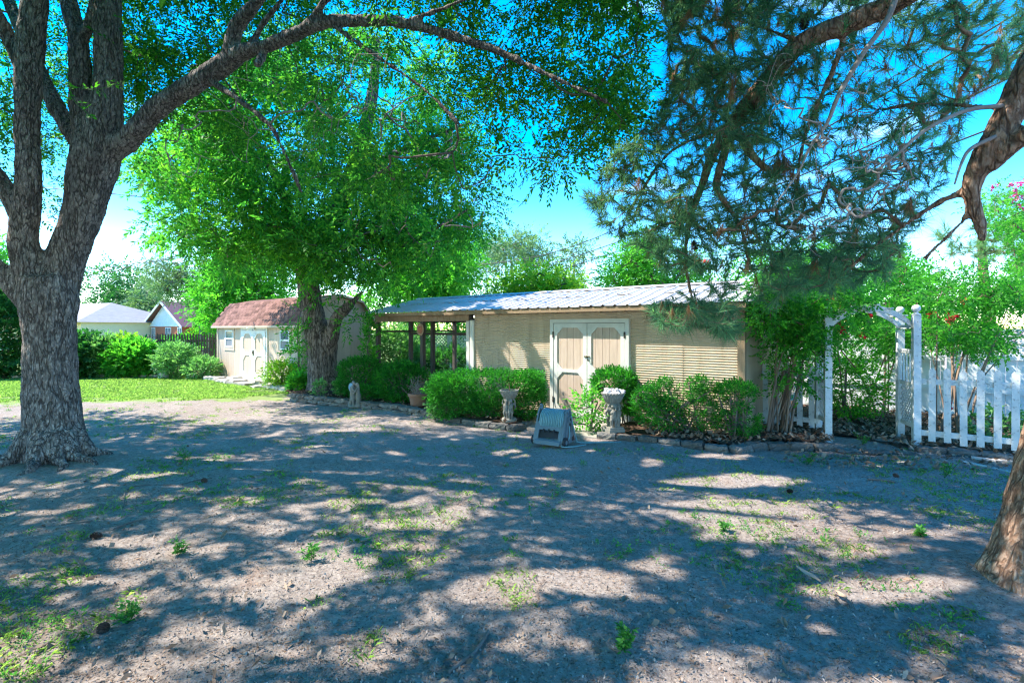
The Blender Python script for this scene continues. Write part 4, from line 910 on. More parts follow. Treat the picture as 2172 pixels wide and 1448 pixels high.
# brown picket fence under the vines
bf = empty('picket_fence', P(385, 0, 21.2) * [1, 1, 0], -.12, 'dark brown close-set picket fence overgrown by vines left of the shed', 'fence')
for i in range(26): MB().prism([(-.03, .05), (.03, .05), (.03, 1.55), (0, 1.6), (-.03, 1.55)], 1, -.01, .01).build('picket', M['woodbrown'], bf, loc=(-1.1 + i * .125, 0, random.uniform(-.02, .02)))
for z in (.4, 1.3): boxpart('rail', M['woodbrown'], bf, -1.2, 2.2, .012, .05, z - .04, z + .04)
fi = empty('iron_fence', P(330, 0, 26) * [1, 1, 0], 0, 'black iron railing before the brick house', 'fence')
for i in range(24): MB().tube([(-1.6 + i * .16, 0, 0), (-1.6 + i * .16, 0, 1.5)], .012, 5).build('bar', M['iron'], fi)
for z in (1.0, 1.38): MB().tube([(-1.7, 0, z), (2.2, 0, z)], .015, 5).build('rail', M['iron'], fi)
# overhead cables
def cable(rows, label, r_=.012):
    pts = spline([P(*q) for q in rows], 10); o = MB().tube(pts, r_ * 2.2, 5).build('power_line', M['wire']); tag(o, label, 'cable', 'overhead cables'); return o
cable([(300, 598, 60), (700, 590, 48), (984, 565, 40), (1150, 541, 34), (1320, 481, 27), (1700, 300, 18), (2400, -120, 12)], 'topmost of the three bold overhead cables beyond the metal roof')
cable([(300, 612, 60), (700, 604, 48), (980, 581, 40), (1150, 562, 34), (1320, 510, 27), (1700, 372, 18), (2400, 40, 12)], 'middle of the three bold overhead cables beyond the metal roof')
cable([(300, 625, 60), (700, 618, 48), (980, 597, 40), (1150, 581, 34), (1320, 530, 27), (1700, 420, 18), (2400, 160, 12)], 'lowest of the three bold overhead cables beyond the metal roof')
for i, (ya, yb, lb) in enumerate(((546, 541, 'highest thin'), (572, 565, 'second highest thin'), (580, 571, 'third highest thin'), (595, 584, 'lowest thin'))):
    cable([(900, ya + 20, 60), (1258, ya, 50), (1300, yb, 48), (1800, yb - 50, 36)], lb + ' cable sagging behind the young tree over the roof', .01)
cable([(-300, 375, 22), (100, 399, 20), (340, 422, 20), (760, 470, 20)], 'single cable crossing high between the forked trunk and the second oak', .01)
cable([(-200, 600, 30), (185, 571, 26), (305, 556, 24), (620, 500, 20)], 'upper of two cables above the cream house', .009)
cable([(-200, 630, 30), (185, 585, 26), (305, 559, 24), (620, 508, 20)], 'lower of two cables above the cream house', .009)

# ------------------------------------------------------------------ near oak (left)
def sprays_set(r, k=5, **kw): return [spray(r, **kw) for _ in range(k)]
OB = G(112, 978); no = empty('oak_tree', OB, 0, 'large forked oak with furrowed grey bark at the left edge', 'tree')
limbs = [PL([(116, 1000, 7.0, 200), (116, 955, 7.0, 160), (114, 900, 7.0, 138), (108, 800, 7.0, 124), (105, 700, 7.0, 120), (104, 640, 7.0, 136), (100, 590, 7.0, 130)]),
 PL([(90, 640, 7.0, 100), (62, 560, 6.9, 82), (50, 503, 6.85, 72), (60, 387, 6.8, 63), (58, 271, 6.8, 60), (63, 116, 6.75, 66), (74, 0, 6.7, 60), (84, -200, 6.6, 52), (70, -500, 6.3, 40), (120, -800, 6.0, 26)]),
 PL([(110, 630, 7.05, 110), (143, 541, 7.1, 92), (172, 464, 7.15, 90), (191, 387, 7.2, 106), (204, 329, 7.2, 112), (222, 250, 7.2, 84), (231, 155, 7.2, 66), (228, 0, 7.2, 66), (235, -200, 7.3, 54), (300, -460, 7.5, 40), (380, -700, 7.6, 26)]),
 PL([(195, 310, 7.2, 76), (176, 240, 7.2, 58), (171, 155, 7.2, 52), (165, 77, 7.2, 46), (145, 0, 7.3, 42), (130, -140, 7.5, 36), (60, -400, 7.8, 26)]),
 PL([(172, 90, 7.2, 30), (192, 40, 7.15, 24), (210, -60, 7.0, 20), (260, -240, 6.8, 14)]),
 PL([(200, 345, 7.25, 50), (174, 310, 7.3, 46), (140, 262, 7.4, 44), (97, 186, 7.5, 42), (70, 120, 7.7, 38), (30, 30, 8.0, 32), (-60, -150, 8.5, 22)]),
 PL([(215, 330, 7.2, 70), (267, 300, 7.2, 56), (336, 228, 7.1, 50), (406, 182, 7.0, 48), (483, 132, 6.9, 46), (520, 108, 6.8, 36), (561, 100, 6.7, 30), (619, 76, 6.55, 31), (677, 50, 6.4, 29), (740, 45, 6.3, 27), (850, 48, 6.1, 22), (1010, 92, 5.9, 18), (1084, 121, 5.8, 15), (1186, 170, 5.6, 10), (1290, 218, 5.5, 5)]),
 PL([(480, 140, 6.9, 40), (490, 95, 6.85, 34), (505, 50, 6.8, 33), (540, 10, 6.7, 28), (600, -90, 6.5, 22), (720, -220, 6.2, 14)]),
 PL([(530, 110, 6.8, 20), (552, 60, 6.7, 15), (590, 10, 6.6, 12), (660, -80, 6.4, 8)]),
 PL([(450, 175, 6.95, 18), (503, 209, 6.7, 13), (555, 250, 6.5, 12), (585, 285, 6.4, 10), (619, 360, 6.25, 6), (640, 410, 6.2, 3)]),
 PL([(560, 118, 6.7, 18), (548, 132, 6.6, 20), (546, 140, 6.55, 17)]),
 PL([(50, 470, 6.85, 56), (25, 425, 6.8, 50), (0, 385, 6.8, 46), (-60, 300, 6.7, 40), (-200, 120, 6.4, 30), (-380, -60, 6.0, 20)]),
 PL([(80, 660, 6.95, 70), (40, 612, 6.9, 66), (0, 578, 6.8, 60), (-80, 520, 6.6, 52), (-240, 400, 6.2, 40), (-480, 250, 5.6, 28), (-800, 60, 5.0, 18)]),
 PL([(50, 150, 6.8, 44), (20, 85, 6.75, 40), (0, 45, 6.7, 38), (-50, -40, 6.6, 32), (-200, -240, 6.2, 22)]),
 PL([(640, 70, 6.5, 18), (700, -10, 6.2, 15), (820, -120, 5.8, 12), (960, -260, 5.3, 8)]),
 PL([(700, 50, 6.35, 12), (800, 120, 6.1, 10), (900, 190, 5.9, 8), (980, 270, 5.7, 5)]),
 PL([(850, 48, 6.1, 12), (960, 10, 5.8, 9), (1100, -60, 5.4, 7), (1240, -140, 5.0, 4)])]
def roots(mb):
    c = OB
    for a, l, r0 in ((-.35, .6, .07), (.2, .4, .08), (-1.25, .42, .08), (-2.1, .5, .08), (-2.75, .5, .08), (2.6, .5, .08), (1.6, .4, .08), (-.75, .35, .07)):
        d = np.array([math.cos(a), math.sin(a), 0]); n_ = np.array([-d[1], d[0], 0])
        mb.tube([c + d*.22 + [0, 0, .36], c + d*.46 + [0, 0, .1], c + d*(.48 + l*.4) + n_*.06 + [0, 0, .05], c + d*(.48 + l) - n_*.05 + [0, 0, -.06]], [.16, r0, r0*.7, r0*.3], 10)
link('trunk', limbs_mesh(limbs, .028, 'trunk', M['oakbark'], OB, 22, 3, roots), no)
sk_all = skel_of(limbs, 6)
r1 = np.random.default_rng(11)
# leaves in view: hanging canopy band
polyA = [(255, 350), (300, 300), (420, 215), (455, 260), (560, 330), (620, 420), (700, 380), (800, 400), (900, 360), (985, 430), (1050, 470), (1075, 400), (1150, 380), (1215, 420), (1230, 350), (1290, 300), (1345, 290), (1375, 170), (1385, -40), (1350, -420), (230, -420), (265, 200)]
def fill(poly, n, y0, y1, r, dens=None):
    pl = np.array(poly); lo = pl.min(0); hi = pl.max(0); C = np.empty((0, 3)); A = []; sd = int(r.integers(1000))
    if dens is None: dens = lambda px, py: np.clip(.5 + 1.9 * vnoise(px / 62 + 50, py / 48 + 50, sd), .04, 1)
    while len(A) < n:
        px, py = r.uniform(lo[0], hi[0], 600), r.uniform(lo[1], hi[1], 600); ok = in_poly(px, py, poly)
        if dens is not None: ok &= r.random(600) < dens(px, py)
        Y = r.uniform(y0, y1, 600)
        for i in np.where(ok)[0]: A.append(P(px[i], py[i], Y[i]))
    return np.array(A[:n])
LIT = [(3.1, 4.85, 1.35, .5), (2.2, 5.15, .8, .3), (1.0, 2.55, .42, .2), (-2.9, 2.75, .5, .22), (-1.5, 3.55, .38, .2), (-.1, 3.5, .34, .22), (-5.0, 3.6, .55, .15), (.55, 3.65, .34, .2), (2.6, 3.55, .6, .16), (-.9, 4.7, .45, .16), (-3.9, 6.5, .5, .2), (2.6, 6.0, .9, .2), (0.2, 6.3, .4, .13), (-4.9, 6.65, .45, .16), (-2.9, 9.1, .6, .2), (1.9, 2.5, .55, .18), (-3.2, 4.3, .35, .13), (-1.6, 6.0, .5, .13), (-2.0, 2.5, .4, .15)]  # ground spots to stay sunlit; crown leaves on their sun rays are dropped
def lit_ok(C, r, soft=1.0, shrink=1.0):
    g_ = toground(C); keep = np.ones(len(C), bool)
    for x, y, a, b_ in LIT: keep &= ((g_[:, 0] - x) / (a * soft)) ** 2 + ((g_[:, 1] - y) / (b_ * soft)) ** 2 > shrink
    keep &= ~((g_[:, 1] > 12.0) & (g_[:, 0] < -4.5)); keep &= ~((g_[:, 0] > 1.2) & (g_[:, 1] > 8.2))
    return keep
def gap_ok(C, thr=.2):  # noise holes cut through the crown to make sun patches on the ground
    g_ = toground(C); m_ = vnoise(g_[:, 0]*1.7 + 33, g_[:, 1]*2.9 + 71, 91) + .8 * vnoise(g_[:, 0]*4.2 + 11, g_[:, 1]*6.4 + 7, 92)
    return m_ < thr
CA = fill(polyA, 960, 5.3, 7.9, r1); px, py = project(CA); bk_ = px < 640 + 120 * r1.random(len(CA)); CA[bk_] *= (r1.uniform(7.5, 9.3, len(CA)) / CA[:, 1])[bk_][:, None] ; CA[bk_, 2] = (CAMZ - (py - HZ) / F * CA[:, 1])[bk_]; CA = CA[lit_ok(CA, r1, 1.25)]
CB = fill([(0, -300), (0, 330), (40, 430), (110, 460), (135, 330), (260, 300), (300, -300)], 150, 8.3, 10.5, r1); CB = CB[lit_ok(CB, r1)]
# unseen rest of the crown overhead and left, filled in to shade the foreground
q = r1.random(2100) ** .5 * 8.6; a = r1.uniform(0, 2*math.pi, 2100)
CC = np.column_stack([-5.6 + 1.12*q*np.cos(a), 5.6 + q*np.sin(a), r1.uniform(4.4, 9.5, 2100)]); CC[:, 2] -= .035 * q ** 2 * .8
px, py = project(np.where(CC[:, 1:2] > .3, CC, np.array([0, 1e-3, 1e6])))
vis = (CC[:, 1] > .3) & (px > -60) & (px < 2230) & (py > -25)
CC = CC[(~vis) & lit_ok(CC, r1, 1.12) & (CC[:, 2] > 3.0)][:1000]
allC = np.vstack([CA, CB, CC]); mb, dirs = grow(sk_all, allC, r1, .004, .40, .16, .012)
tag(link('branches', mesh_np('branches', np.array(mb.v) - OB, np.array(mb.f), M['twig'], smooth=True), no), kind='stuff')
tA = sprays_set(r1, 6, n=12, length=.32, leaf=.078, w=.029); tC = sprays_set(r1, 4, n=10, length=.45, leaf=.145, w=.074)
pA, dA = cluster_sprays(np.vstack([CA, CB]), r1.uniform(.24, .46, len(CA) + len(CB)), 17, r1); pC, dC = cluster_sprays(CC, .55, 16, r1)
px, py = project(pA); outside = ~((px > 1378) & (py > -10)); g_ = toground(pA); kA = outside & lit_ok(pA, r1, 1.0); pA, dA = pA[kA], dA[kA]
kC = lit_ok(pC, r1, .95); pC, dC = pC[kC], dC[kC]
px, py = project(np.where(pC[:, 1:2] > .3, pC, np.array([0, 1e-3, 1e6]))); mg = 620 / np.maximum(pC[:, 1], .5)
kC = ~((pC[:, 1] > .2) & (px > -mg) & (px < 2172 + mg) & (py > -mg)) & (np.linalg.norm(pC - [0, 0, CAMZ], axis=1) > 2.2); pC, dC = pC[kC], dC[kC]
VA = scatter(tA, pA, dA, r1.uniform(.8, 1.2, len(pA)), r=r1); VC = scatter(tC, pC, dC, np.ones(len(pC)), r=r1)
cA_ = VA.reshape(-1, 4, 3).mean(1); k_ = lit_ok(cA_, r1, 1.0) & gap_ok(cA_, .40); VA = VA.reshape(-1, 4, 3)[k_].reshape(-1, 3)
cC_ = VC.reshape(-1, 4, 3).mean(1); k_ = lit_ok(cC_, r1, 1.0) & gap_ok(cC_, .40); VC = VC.reshape(-1, 4, 3)[k_].reshape(-1, 3)
V = np.vstack([VA, VC])
link('crown', leafmesh('crown', V, M['oakleaf'], per=11, origin=OB, r=r1), no)
# dry bare twigs hanging under the limb
dt = []
for i in range(60):
    s = r1.uniform(0, 1); x = 330 + 520 * s; y = 200 - 150 * s + r1.normal() * 30; dt.append(P(x + r1.normal()*30, y + r1.uniform(0, 190), 6.6 - s*.5 + r1.normal()*.25))
mbd, _ = grow(skel_of(limbs[6:7] + limbs[9:10], 6), np.array(dt), r1, .003, .45, .35, .012); tag(link('bare_twigs', mesh_np('bare_twigs', np.array(mbd.v) - OB, np.array(mbd.f), M['deadtwig']), no), kind='stuff')
# green shoot across the fork
sh_pts = spline([P(100, 165, 6.6), P(150, 182, 6.4), (P(205, 190, 6.3)), P(262, 172, 6.2)], 6); sh2 = spline([P(150, 182, 6.4), P(155, 210, 6.35), P(195, 250, 6.3)], 5)
m_ = MB().tube(sh_pts, .004, 4).tube(sh2, .004, 4); link('shoot', mesh_np('shoot', np.array(m_.v[:0] or m_.v) - OB, np.array([f for f in m_.f if len(f) == 4]), M['weed'], tint=np.full(len([f for f in m_.f if len(f) == 4]), .5)), no)
sp_ = np.vstack([sh_pts[6:], sh2[4:]]); link('shoot_leaves', leafmesh('shoot_leaves', scatter(sprays_set(r1, 3, n=3, length=.06, leaf=.075, w=.034), sp_, r1.normal(size=(len(sp_), 3)), np.ones(len(sp_)), r=r1), M['leafbright'], origin=OB, r=r1), no)

# ------------------------------------------------------------------ second oak (beside the shed)
r2 = np.random.default_rng(21); MBs = G(690, 836); mo = empty('oak_tree', MBs, 0, 'broad leafy oak standing beside the garden shed', 'tree')
limbs2 = [PL([(690, 842, 14.2, 110), (688, 815, 14.2, 76), (684, 770, 14.2, 64), (682, 725, 14.2, 66), (668, 690, 14.2, 54), (660, 650, 14.2, 50), (654, 600, 14.2, 48), (652, 570, 14.2, 48), (672, 530, 14.3, 42), (705, 465, 14.4, 40), (742, 390, 14.5, 40), (765, 310, 14.5, 32), (790, 200, 14.5, 24), (800, 80, 14.5, 14)]),
 PL([(690, 740, 14.1, 44), (703, 712, 14.0, 34), (714, 675, 13.9, 27), (735, 654, 13.8, 22), (752, 636, 13.75, 14), (770, 618, 13.7, 6)]),
 PL([(652, 580, 14.2, 36), (640, 540, 14.1, 28), (618, 470, 14.0, 24), (600, 410, 13.9, 20), (560, 330, 13.7, 15), (520, 250, 13.5, 9)]),
 PL([(640, 540, 14.1, 18), (580, 500, 13.9, 14), (500, 460, 13.6, 10), (400, 430, 13.3, 6)]),
 PL([(710, 460, 14.4, 22), (790, 500, 14.0, 16), (850, 520, 13.7, 12), (930, 480, 13.4, 8), (1000, 440, 13.2, 4)]),
 PL([(745, 385, 14.5, 22), (830, 330, 14.2, 16), (920, 290, 13.9, 10), (1000, 260, 13.6, 5)])]
link('trunk', limbs_mesh(limbs2, .035, 'trunk', M['oakbark2'], MBs, 16, 3), mo)
poly2 = [(300, 330), (340, 260), (420, 190), (560, 100), (700, 40), (850, 80), (960, 180), (1010, 330), (1040, 440), (1010, 500), (940, 520), (900, 560), (850, 575), (800, 590), (740, 565), (700, 560), (640, 580), (560, 560), (500, 560), (420, 500), (340, 500), (320, 430), (285, 370)]
cA = fill(poly2, 660, 11.2, 16.6, r2); cB = fill([(560, 480), (800, 470), (820, 560), (740, 560), (600, 560)], 24, 13.0, 15.0, r2)
cC = np.array([P(638, 660, 13.9), P(632, 690, 13.8), P(630, 715, 13.8), P(690, 650, 13.7), P(672, 615, 13.8), P(760, 670, 13.6), P(740, 690, 13.5), P(785, 690, 13.7), P(628, 740, 13.8), P(715, 600, 13.7)])
mid = np.vstack([cA, cB]); mb, _ = grow(skel_of(limbs2, 6), np.vstack([mid, cC]), r2, .006, .42, .16, .035); tag(link('branches', mesh_np('branches', np.array(mb.v) - MBs, np.array(mb.f), M['twig'], smooth=True), mo), kind='stuff')
p_, d_ = cluster_sprays(mid, r2.uniform(.5, .85, len(mid)), 22, r2); p2_, d2_ = cluster_sprays(cC, .22, 9, r2); p_ = np.vstack([p_, p2_]); d_ = np.vstack([d_, d2_])
V2 = scatter(sprays_set(r2, 6, n=12, length=.42, leaf=.12, w=.05), p_, d_, r2.uniform(.8, 1.2, len(p_)), r=r2); c2_ = V2.reshape(-1, 4, 3).mean(1); g2 = toground(c2_)
zone = (g2[:, 0] > -1.2) & (g2[:, 1] > 8.0) & (g2[:, 1] < 12.6) & (g2[:, 0] < 4); k_ = ~zone | (vnoise(g2[:, 0]*2.6 + 40, g2[:, 1]*2.6 + 40, 95) + .5*vnoise(g2[:, 0]*6, g2[:, 1]*6, 96) < -.02)  # thins this crown along the sun's path so wall and roof stay lit
k_ &= ~((g2[:, 0] > 1.6) & (g2[:, 1] < 12.6)); V2 = V2.reshape(-1, 4, 3)[k_].reshape(-1, 3)
link('crown', leafmesh('crown', V2, M['oakleaf2'], per=12, origin=MBs, r=r2), mo)

# ------------------------------------------------------------------ right pine
r3 = np.random.default_rng(31); PB = np.array([PN[0], PN[1], 0.0]); pi_ = empty('pine_tree', PB, 0, 'big pine with scaly bark at the right edge, boughs hanging across', 'tree')
limbs3 = [(np.array([PB + [-.02, 0, -.1], PB + [.0, 0, .12], PB + [.03, 0, .35], PB + [.15, .03, .8], PB + [.38, .08, 1.5], PB + [.66, .15, 2.4], PB + [.8, .25, 3.6], PB + [.6, .3, 5.2], PB + [.4, .3, 7.2], PB + [.2, .3, 9.5]]), np.array([.42, .33, .27, .245, .235, .225, .21, .2, .15, .06])),
 PL([(2330, -60, 3.9, 150), (2100, -90, 4.2, 100), (1960, -35, 4.7, 62), (1880, 15, 5.0, 56), (1790, 52, 5.2, 50), (1700, 92, 5.4, 46), (1640, 155, 5.55, 40), (1590, 215, 5.7, 37), (1555, 262, 5.8, 32), (1515, 320, 5.9, 24), (1490, 390, 6.0, 18), (1462, 470, 6.1, 14), (1455, 560, 6.2, 9), (1470, 640, 6.3, 5)]),
 PL([(2330, -30, 4.0, 120), (2240, 70, 4.4, 96), (2172, 175, 4.55, 80), (2130, 265, 4.6, 76), (2090, 330, 4.65, 66), (2062, 390, 4.7, 44), (2068, 440, 4.7, 34), (2082, 490, 4.68, 28), (2084, 512, 4.68, 18)]),
 PL([(2260, 250, 4.3, 60), (2172, 290, 4.45, 54), (2125, 330, 4.55, 44), (2095, 360, 4.62, 34)]),
 PL([(1555, 262, 5.8, 26), (1580, 305, 5.7, 22), (1605, 340, 5.65, 19), (1632, 362, 5.6, 15), (1660, 380, 5.55, 8)]),
 PL([(1555, 265, 5.8, 20), (1500, 285, 5.9, 10), (1440, 310, 6.0, 8), (1400, 345, 6.05, 7), (1365, 400, 6.1, 5), (1330, 455, 6.15, 3)]),
 PL([(1560, 260, 5.8, 22), (1535, 330, 5.75, 18), (1520, 395, 5.7, 16), (1545, 440, 5.7, 13), (1570, 480, 5.7, 8), (1590, 560, 5.75, 5)]),
 PL([(2060, 400, 4.7, 22), (1990, 430, 4.9, 16), (1930, 470, 5.0, 12), (1860, 520, 5.2, 7), (1800, 570, 5.3, 4)]),
 PL([(2062, 430, 4.7, 16), (2040, 470, 4.75, 11), (2000, 510, 4.8, 8), (1960, 550, 4.85, 5)]),
 PL([(2130, 230, 4.6, 16), (2060, 225, 4.9, 12), (1960, 220, 5.3, 9), (1880, 230, 5.6, 6)]),
 PL([(1800, 50, 5.2, 18), (1770, 140, 5.35, 14), (1735, 220, 5.5, 11), (1700, 320, 5.6, 8), (1690, 420, 5.7, 5)]),
 PL([(1700, 92, 5.4, 14), (1620, 60, 5.7, 10), (1540, 40, 6.0, 8), (1470, 60, 6.2, 5)])]
link('trunk', limbs_mesh(limbs3, .025, 'trunk', M['pinebark'], PB, 20, 2), pi_)
sk3 = skel_of(limbs3[1:], 6)
def dens3(px, py):
    d = .36 + .3 * np.clip((py - 380) / 150, 0, 1) * ((px > 1380) & (px < 1900)) + .35 * ((px < 1640) & (py < 300)) + .1 * (px < 1480)
    d = d * np.where((py > 575) & (py < 650) & (px > 1380) & (px < 1610), .3, 1.0)
    return np.clip(d, 0, 1)
polyP = [(1390, -60), (1420, 130), (1395, 240), (1300, 330), (1235, 420), (1270, 480), (1340, 520), (1400, 560), (1440, 620), (1370, 655), (1385, 690), (1440, 700), (1500, 690), (1550, 720), (1580, 640), (1680, 625), (1800, 590), (1900, 560), (1960, 470), (2010, 380), (2060, 200), (2172, 160), (2240, -60)]
tp = fill(polyP, 2450, 4.9, 6.9, r3, dens3)
tp2 = fill([(1380, 645), (1400, 685), (1470, 695), (1545, 715), (1570, 690), (1600, 650), (1500, 640)], 70, 6.0, 6.5, r3); tp3 = fill([(1400, -420), (2400, -420), (2300, -60), (1400, -60)], 220, 4.2, 6.5, r3)
tp4 = fill([(1600, 540), (1880, 500), (1900, 590), (1700, 650), (1600, 640)], 60, 5.4, 6.8, r3)
TP = np.vstack([tp, tp2, tp3, tp4])
mb, dirs = grow(sk3, TP, r3, .0019, .44, .14, .026, 4, .0); tag(link('branches', mesh_np('branches', np.array(mb.v) - PB, np.array(mb.f), M['pinetwig'], smooth=True), pi_), kind='stuff')
alive = r3.random(len(TP)) < .91
g3 = toground(TP); dark = (TP[:, 2] > 4) 
dirs = unit(dirs) + r3.normal(size=dirs.shape) * .25; dirs[:, 2] -= .12
tf = [tuft(r3, 40, .2, .0078, 68, .16) for _ in range(5)]; tfd = [tuft(r3, 50, .19, .004, 40, .1) for _ in range(3)]
link('needles', leafmesh('needles', scatter(tf, TP[alive], dirs[alive], r3.uniform(.75, 1.15, alive.sum()), r=r3), M['needle'], 3, origin=PB, per=40, r=r3), pi_)
hang = np.tile(np.array([[.05, 0, -1.0]]), (24, 1)) + r3.normal(size=(24, 3)) * .15
dp = np.array([P(1648 + r3.normal()*14, 335 + r3.uniform(0, 40), 5.5) for _ in range(12)] + [P(1685 + r3.normal()*14, 400 + r3.uniform(-20, 20), 5.5) for _ in range(8)] + [P(1580, 378, 5.6), P(1393, 460, 6.0), P(1605, 600, 5.8), P(1930, 440, 5.0)])
nd = (~alive)
link('dead_needles', leafmesh('dead_needles', np.vstack([scatter(tfd, dp, hang, np.full(24, 1.25), r=r3), scatter(tfd, TP[nd], np.tile([[0, 0, -1.0]], (nd.sum(), 1)) + .2*dirs[nd], np.full(nd.sum(), .9), r=r3)]), M['needledead'], 3, origin=PB, r=r3), pi_)
# bare silvery branch system hanging in front
bl = [PL([(1905, -20, 4.6, 17), (1880, 45, 4.6, 14), (1830, 115, 4.6, 13), (1780, 200, 4.6, 11), (1755, 260, 4.6, 9), (1720, 310, 4.6, 7), (1690, 370, 4.6, 5), (1640, 440, 4.6, 3)]),
      PL([(2125, 225, 4.55, 14), (2060, 232, 4.5, 12), (2000, 255, 4.45, 11), (1950, 285, 4.4, 10), (1900, 330, 4.4, 7), (1860, 360, 4.4, 5)]),
      PL([(2110, 290, 4.5, 12), (2060, 315, 4.4, 10), (2040, 345, 4.35, 8), (2025, 390, 4.3, 5)])]
bt = np.vstack([fill([(1600, 130), (1850, 60), (2030, 240), (2050, 330), (1930, 480), (1760, 560), (1640, 470), (1600, 320)], 210, 4.2, 5.0, r3), fill([(1700, 300), (1960, 250), (1930, 420), (1740, 500)], 150, 4.2, 4.8, r3)])
mbs, _ = grow(skel_of(bl, 6), bt, r3, .0021, .42, .28, .012, 5, .0)
for p__, r__ in bl: q__ = spline(np.column_stack([p__, r__]), 6); mbs.tube(q__[:, :3], q__[:, 3], 6, cap=False)
tag(link('bare_branches', mesh_np('bare_branches', np.array(mbs.v) - PB, np.array(mbs.f), M['deadtwig'], smooth=True), pi_), kind='stuff')
def cone_mesh():
    m = MB()
    for i in range(60):
        t = i / 60; a = i * 2.4; r_ = .032 * math.sin(math.pi * min(1, .15 + .85 * t)) + .006; z = .085 * t
        d = np.array([math.cos(a), math.sin(a), .35]); s = np.array([-d[1], d[0], 0]) * .011; b = np.array([0, 0, z])
        m.add([b + s*.4, b - s*.4, b + d*r_ - s + [0, 0, .004], b + d*r_*1.12 + [0, 0, .008], b + d*r_ + s + [0, 0, .004]], [(0, 1, 2, 3, 4)])
    m.lathe([(.008, 0), (.012, .04), (.004, .09)], 8); return m.mesh('pine_cone', M['cone'])
CM = cone_mesh()
for px_, py_, Y_ in ((1545, 25, 5.6), (1725, 20, 5.3), (1700, 40, 5.3), (1540, 135, 5.8), (1500, 140, 5.9), (1590, 215, 5.6), (1465, 415, 6.0), (1470, 510, 6.1)):
    link('cone', CM, pi_, P(px_, py_, Y_) - PB, (r3.uniform(2, 4), r3.uniform(-.5, .5), 0), (1.3,) * 3)

# ------------------------------------------------------------------ crape myrtles
def myrtle(base, Y, label, stems, poly, n, y0, y1, seed, leafm, flowers=(), fm='flower', R=.26, per=12, fan=.25, name='crape_myrtle', leaf=.055, extra=None):
    r = np.random.default_rng(seed); B0 = np.array([(base - 1086) / F * Y, Y, .05]); t = empty(name, B0, 0, label, 'tree')
    C = fill(poly, n, y0, y1, r) if extra is None else np.vstack([fill(poly, n, y0, y1, r), fill(*extra, r)]); lm_ = []
    for k in range(stems):
        tgt = C[r.integers(len(C))]; b = B0 + np.array([r.normal() * fan, r.normal() * fan * .6, 0]); m1 = b + (tgt - b) * .35 + np.array([0, 0, .25]) * np.linalg.norm(tgt - b) * .25; m2 = b + (tgt - b) * .7 + np.array([0, 0, .1])
        lm_.append((np.array([b - [0, 0, .1], m1, m2, tgt]), np.array([1, .85, .55, .25]) * r.uniform(.012, .024)))
    tr = MB()
    for p__, r__ in lm_: q__ = spline(np.column_stack([p__, r__]), 5); tr.tube(q__[:, :3], q__[:, 3], 7, cap=False)
    link('trunk', mesh_np('trunk', np.array(tr.v) - B0, np.array(tr.f), M['myrtlebark'], smooth=True), t)
    sk = skel_of(lm_, 5); sk = sk[sk[:, 2] > .7]; mb_, _ = grow(sk, C, r, .0028, .45, .2, .015); tag(link('branches', mesh_np('branches', np.array(mb_.v) - B0, np.array(mb_.f), M['myrtlebark']), t), kind='stuff')
    p__, d__ = cluster_sprays(C, R, per, r, .7); link('crown', leafmesh('crown', scatter(sprays_set(r, 5, n=10, length=.24, leaf=leaf, w=leaf*.55, droop=.1), p__, d__, r.uniform(.8, 1.2, len(p__)), r=r), M[leafm], per=10, origin=B0, r=r), t)
    if len(flowers):
        fc_ = np.array([P(*f) for f in flowers]); pf, df = cluster_sprays(fc_, .035, 9, r); tag(link('flowers', leafmesh('flowers', scatter(sprays_set(r, 2, n=5, length=.05, leaf=.035, w=.03), pf, df, np.ones(len(pf)), r=r), M[fm], origin=B0, r=r), t), kind='stuff')
    return t
myrtle(1650, 8.35, 'multi-stemmed crape myrtle between the metal building and the arbor', 16, [(1585, 600), (1640, 540), (1720, 570), (1760, 640), (1745, 760), (1700, 830), (1640, 790), (1600, 720)], 180, 7.8, 9.3, 41, 'myrtleleaf', [(1770, 632, 8.6), (1782, 640, 8.6), (1758, 640, 8.7), (1786, 697, 8.5), (1783, 682, 8.5), (1500, 552, 9.0), (1476, 555, 9.0)], R=.24, per=13, fan=.14, extra=([(1770, 590), (1820, 590), (1835, 630), (1820, 660), (1790, 670), (1775, 640)], 14, 7.5, 8.2))
myrtle(1850, 10.2, 'crape myrtle with red blooms arching over the white arbor', 6, [(1740, 620), (1790, 560), (1900, 540), (1960, 590), (1960, 700), (1900, 760), (1820, 700), (1770, 760), (1740, 700)], 150, 9.0, 11.0, 42, 'myrtleleaf', [(1848, 664, 9.2), (1870, 660, 9.2), (1786, 610, 9.2), (1828, 712, 9.3), (1775, 690, 9.2), (1842, 650, 9.3)], R=.3, per=13)
myrtle(2010, 8.3, 'thick-stemmed crape myrtle behind the right picket fence', 11, [(1950, 600), (2010, 560), (2100, 580), (2180, 620), (2190, 690), (2100, 740), (2040, 720), (1960, 720)], 160, 7.9, 9.6, 43, 'myrtleleaf', [(1982, 666, 8.2), (1978, 669, 8.2), (2016, 668, 8.2), (2024, 670, 8.2), (2012, 678, 8.2), (2047, 640, 8.3), (2018, 860, 8.2)], R=.27, per=12, fan=.16)
myrtle(2240, 9.5, 'tall crape myrtle with pink blooms at the upper right edge', 5, [(2080, 420), (2140, 380), (2230, 360), (2260, 560), (2180, 600), (2120, 520)], 80, 9.0, 10.5, 44, 'leafbright', [(2145, 388, 9.2), (2152, 398, 9.2), (2165, 415, 9.2), (2110, 395, 9.3), (2150, 420, 9.2), (2165, 385, 9.2), (2168, 440, 9.2)], 'flowerpink', R=.32)
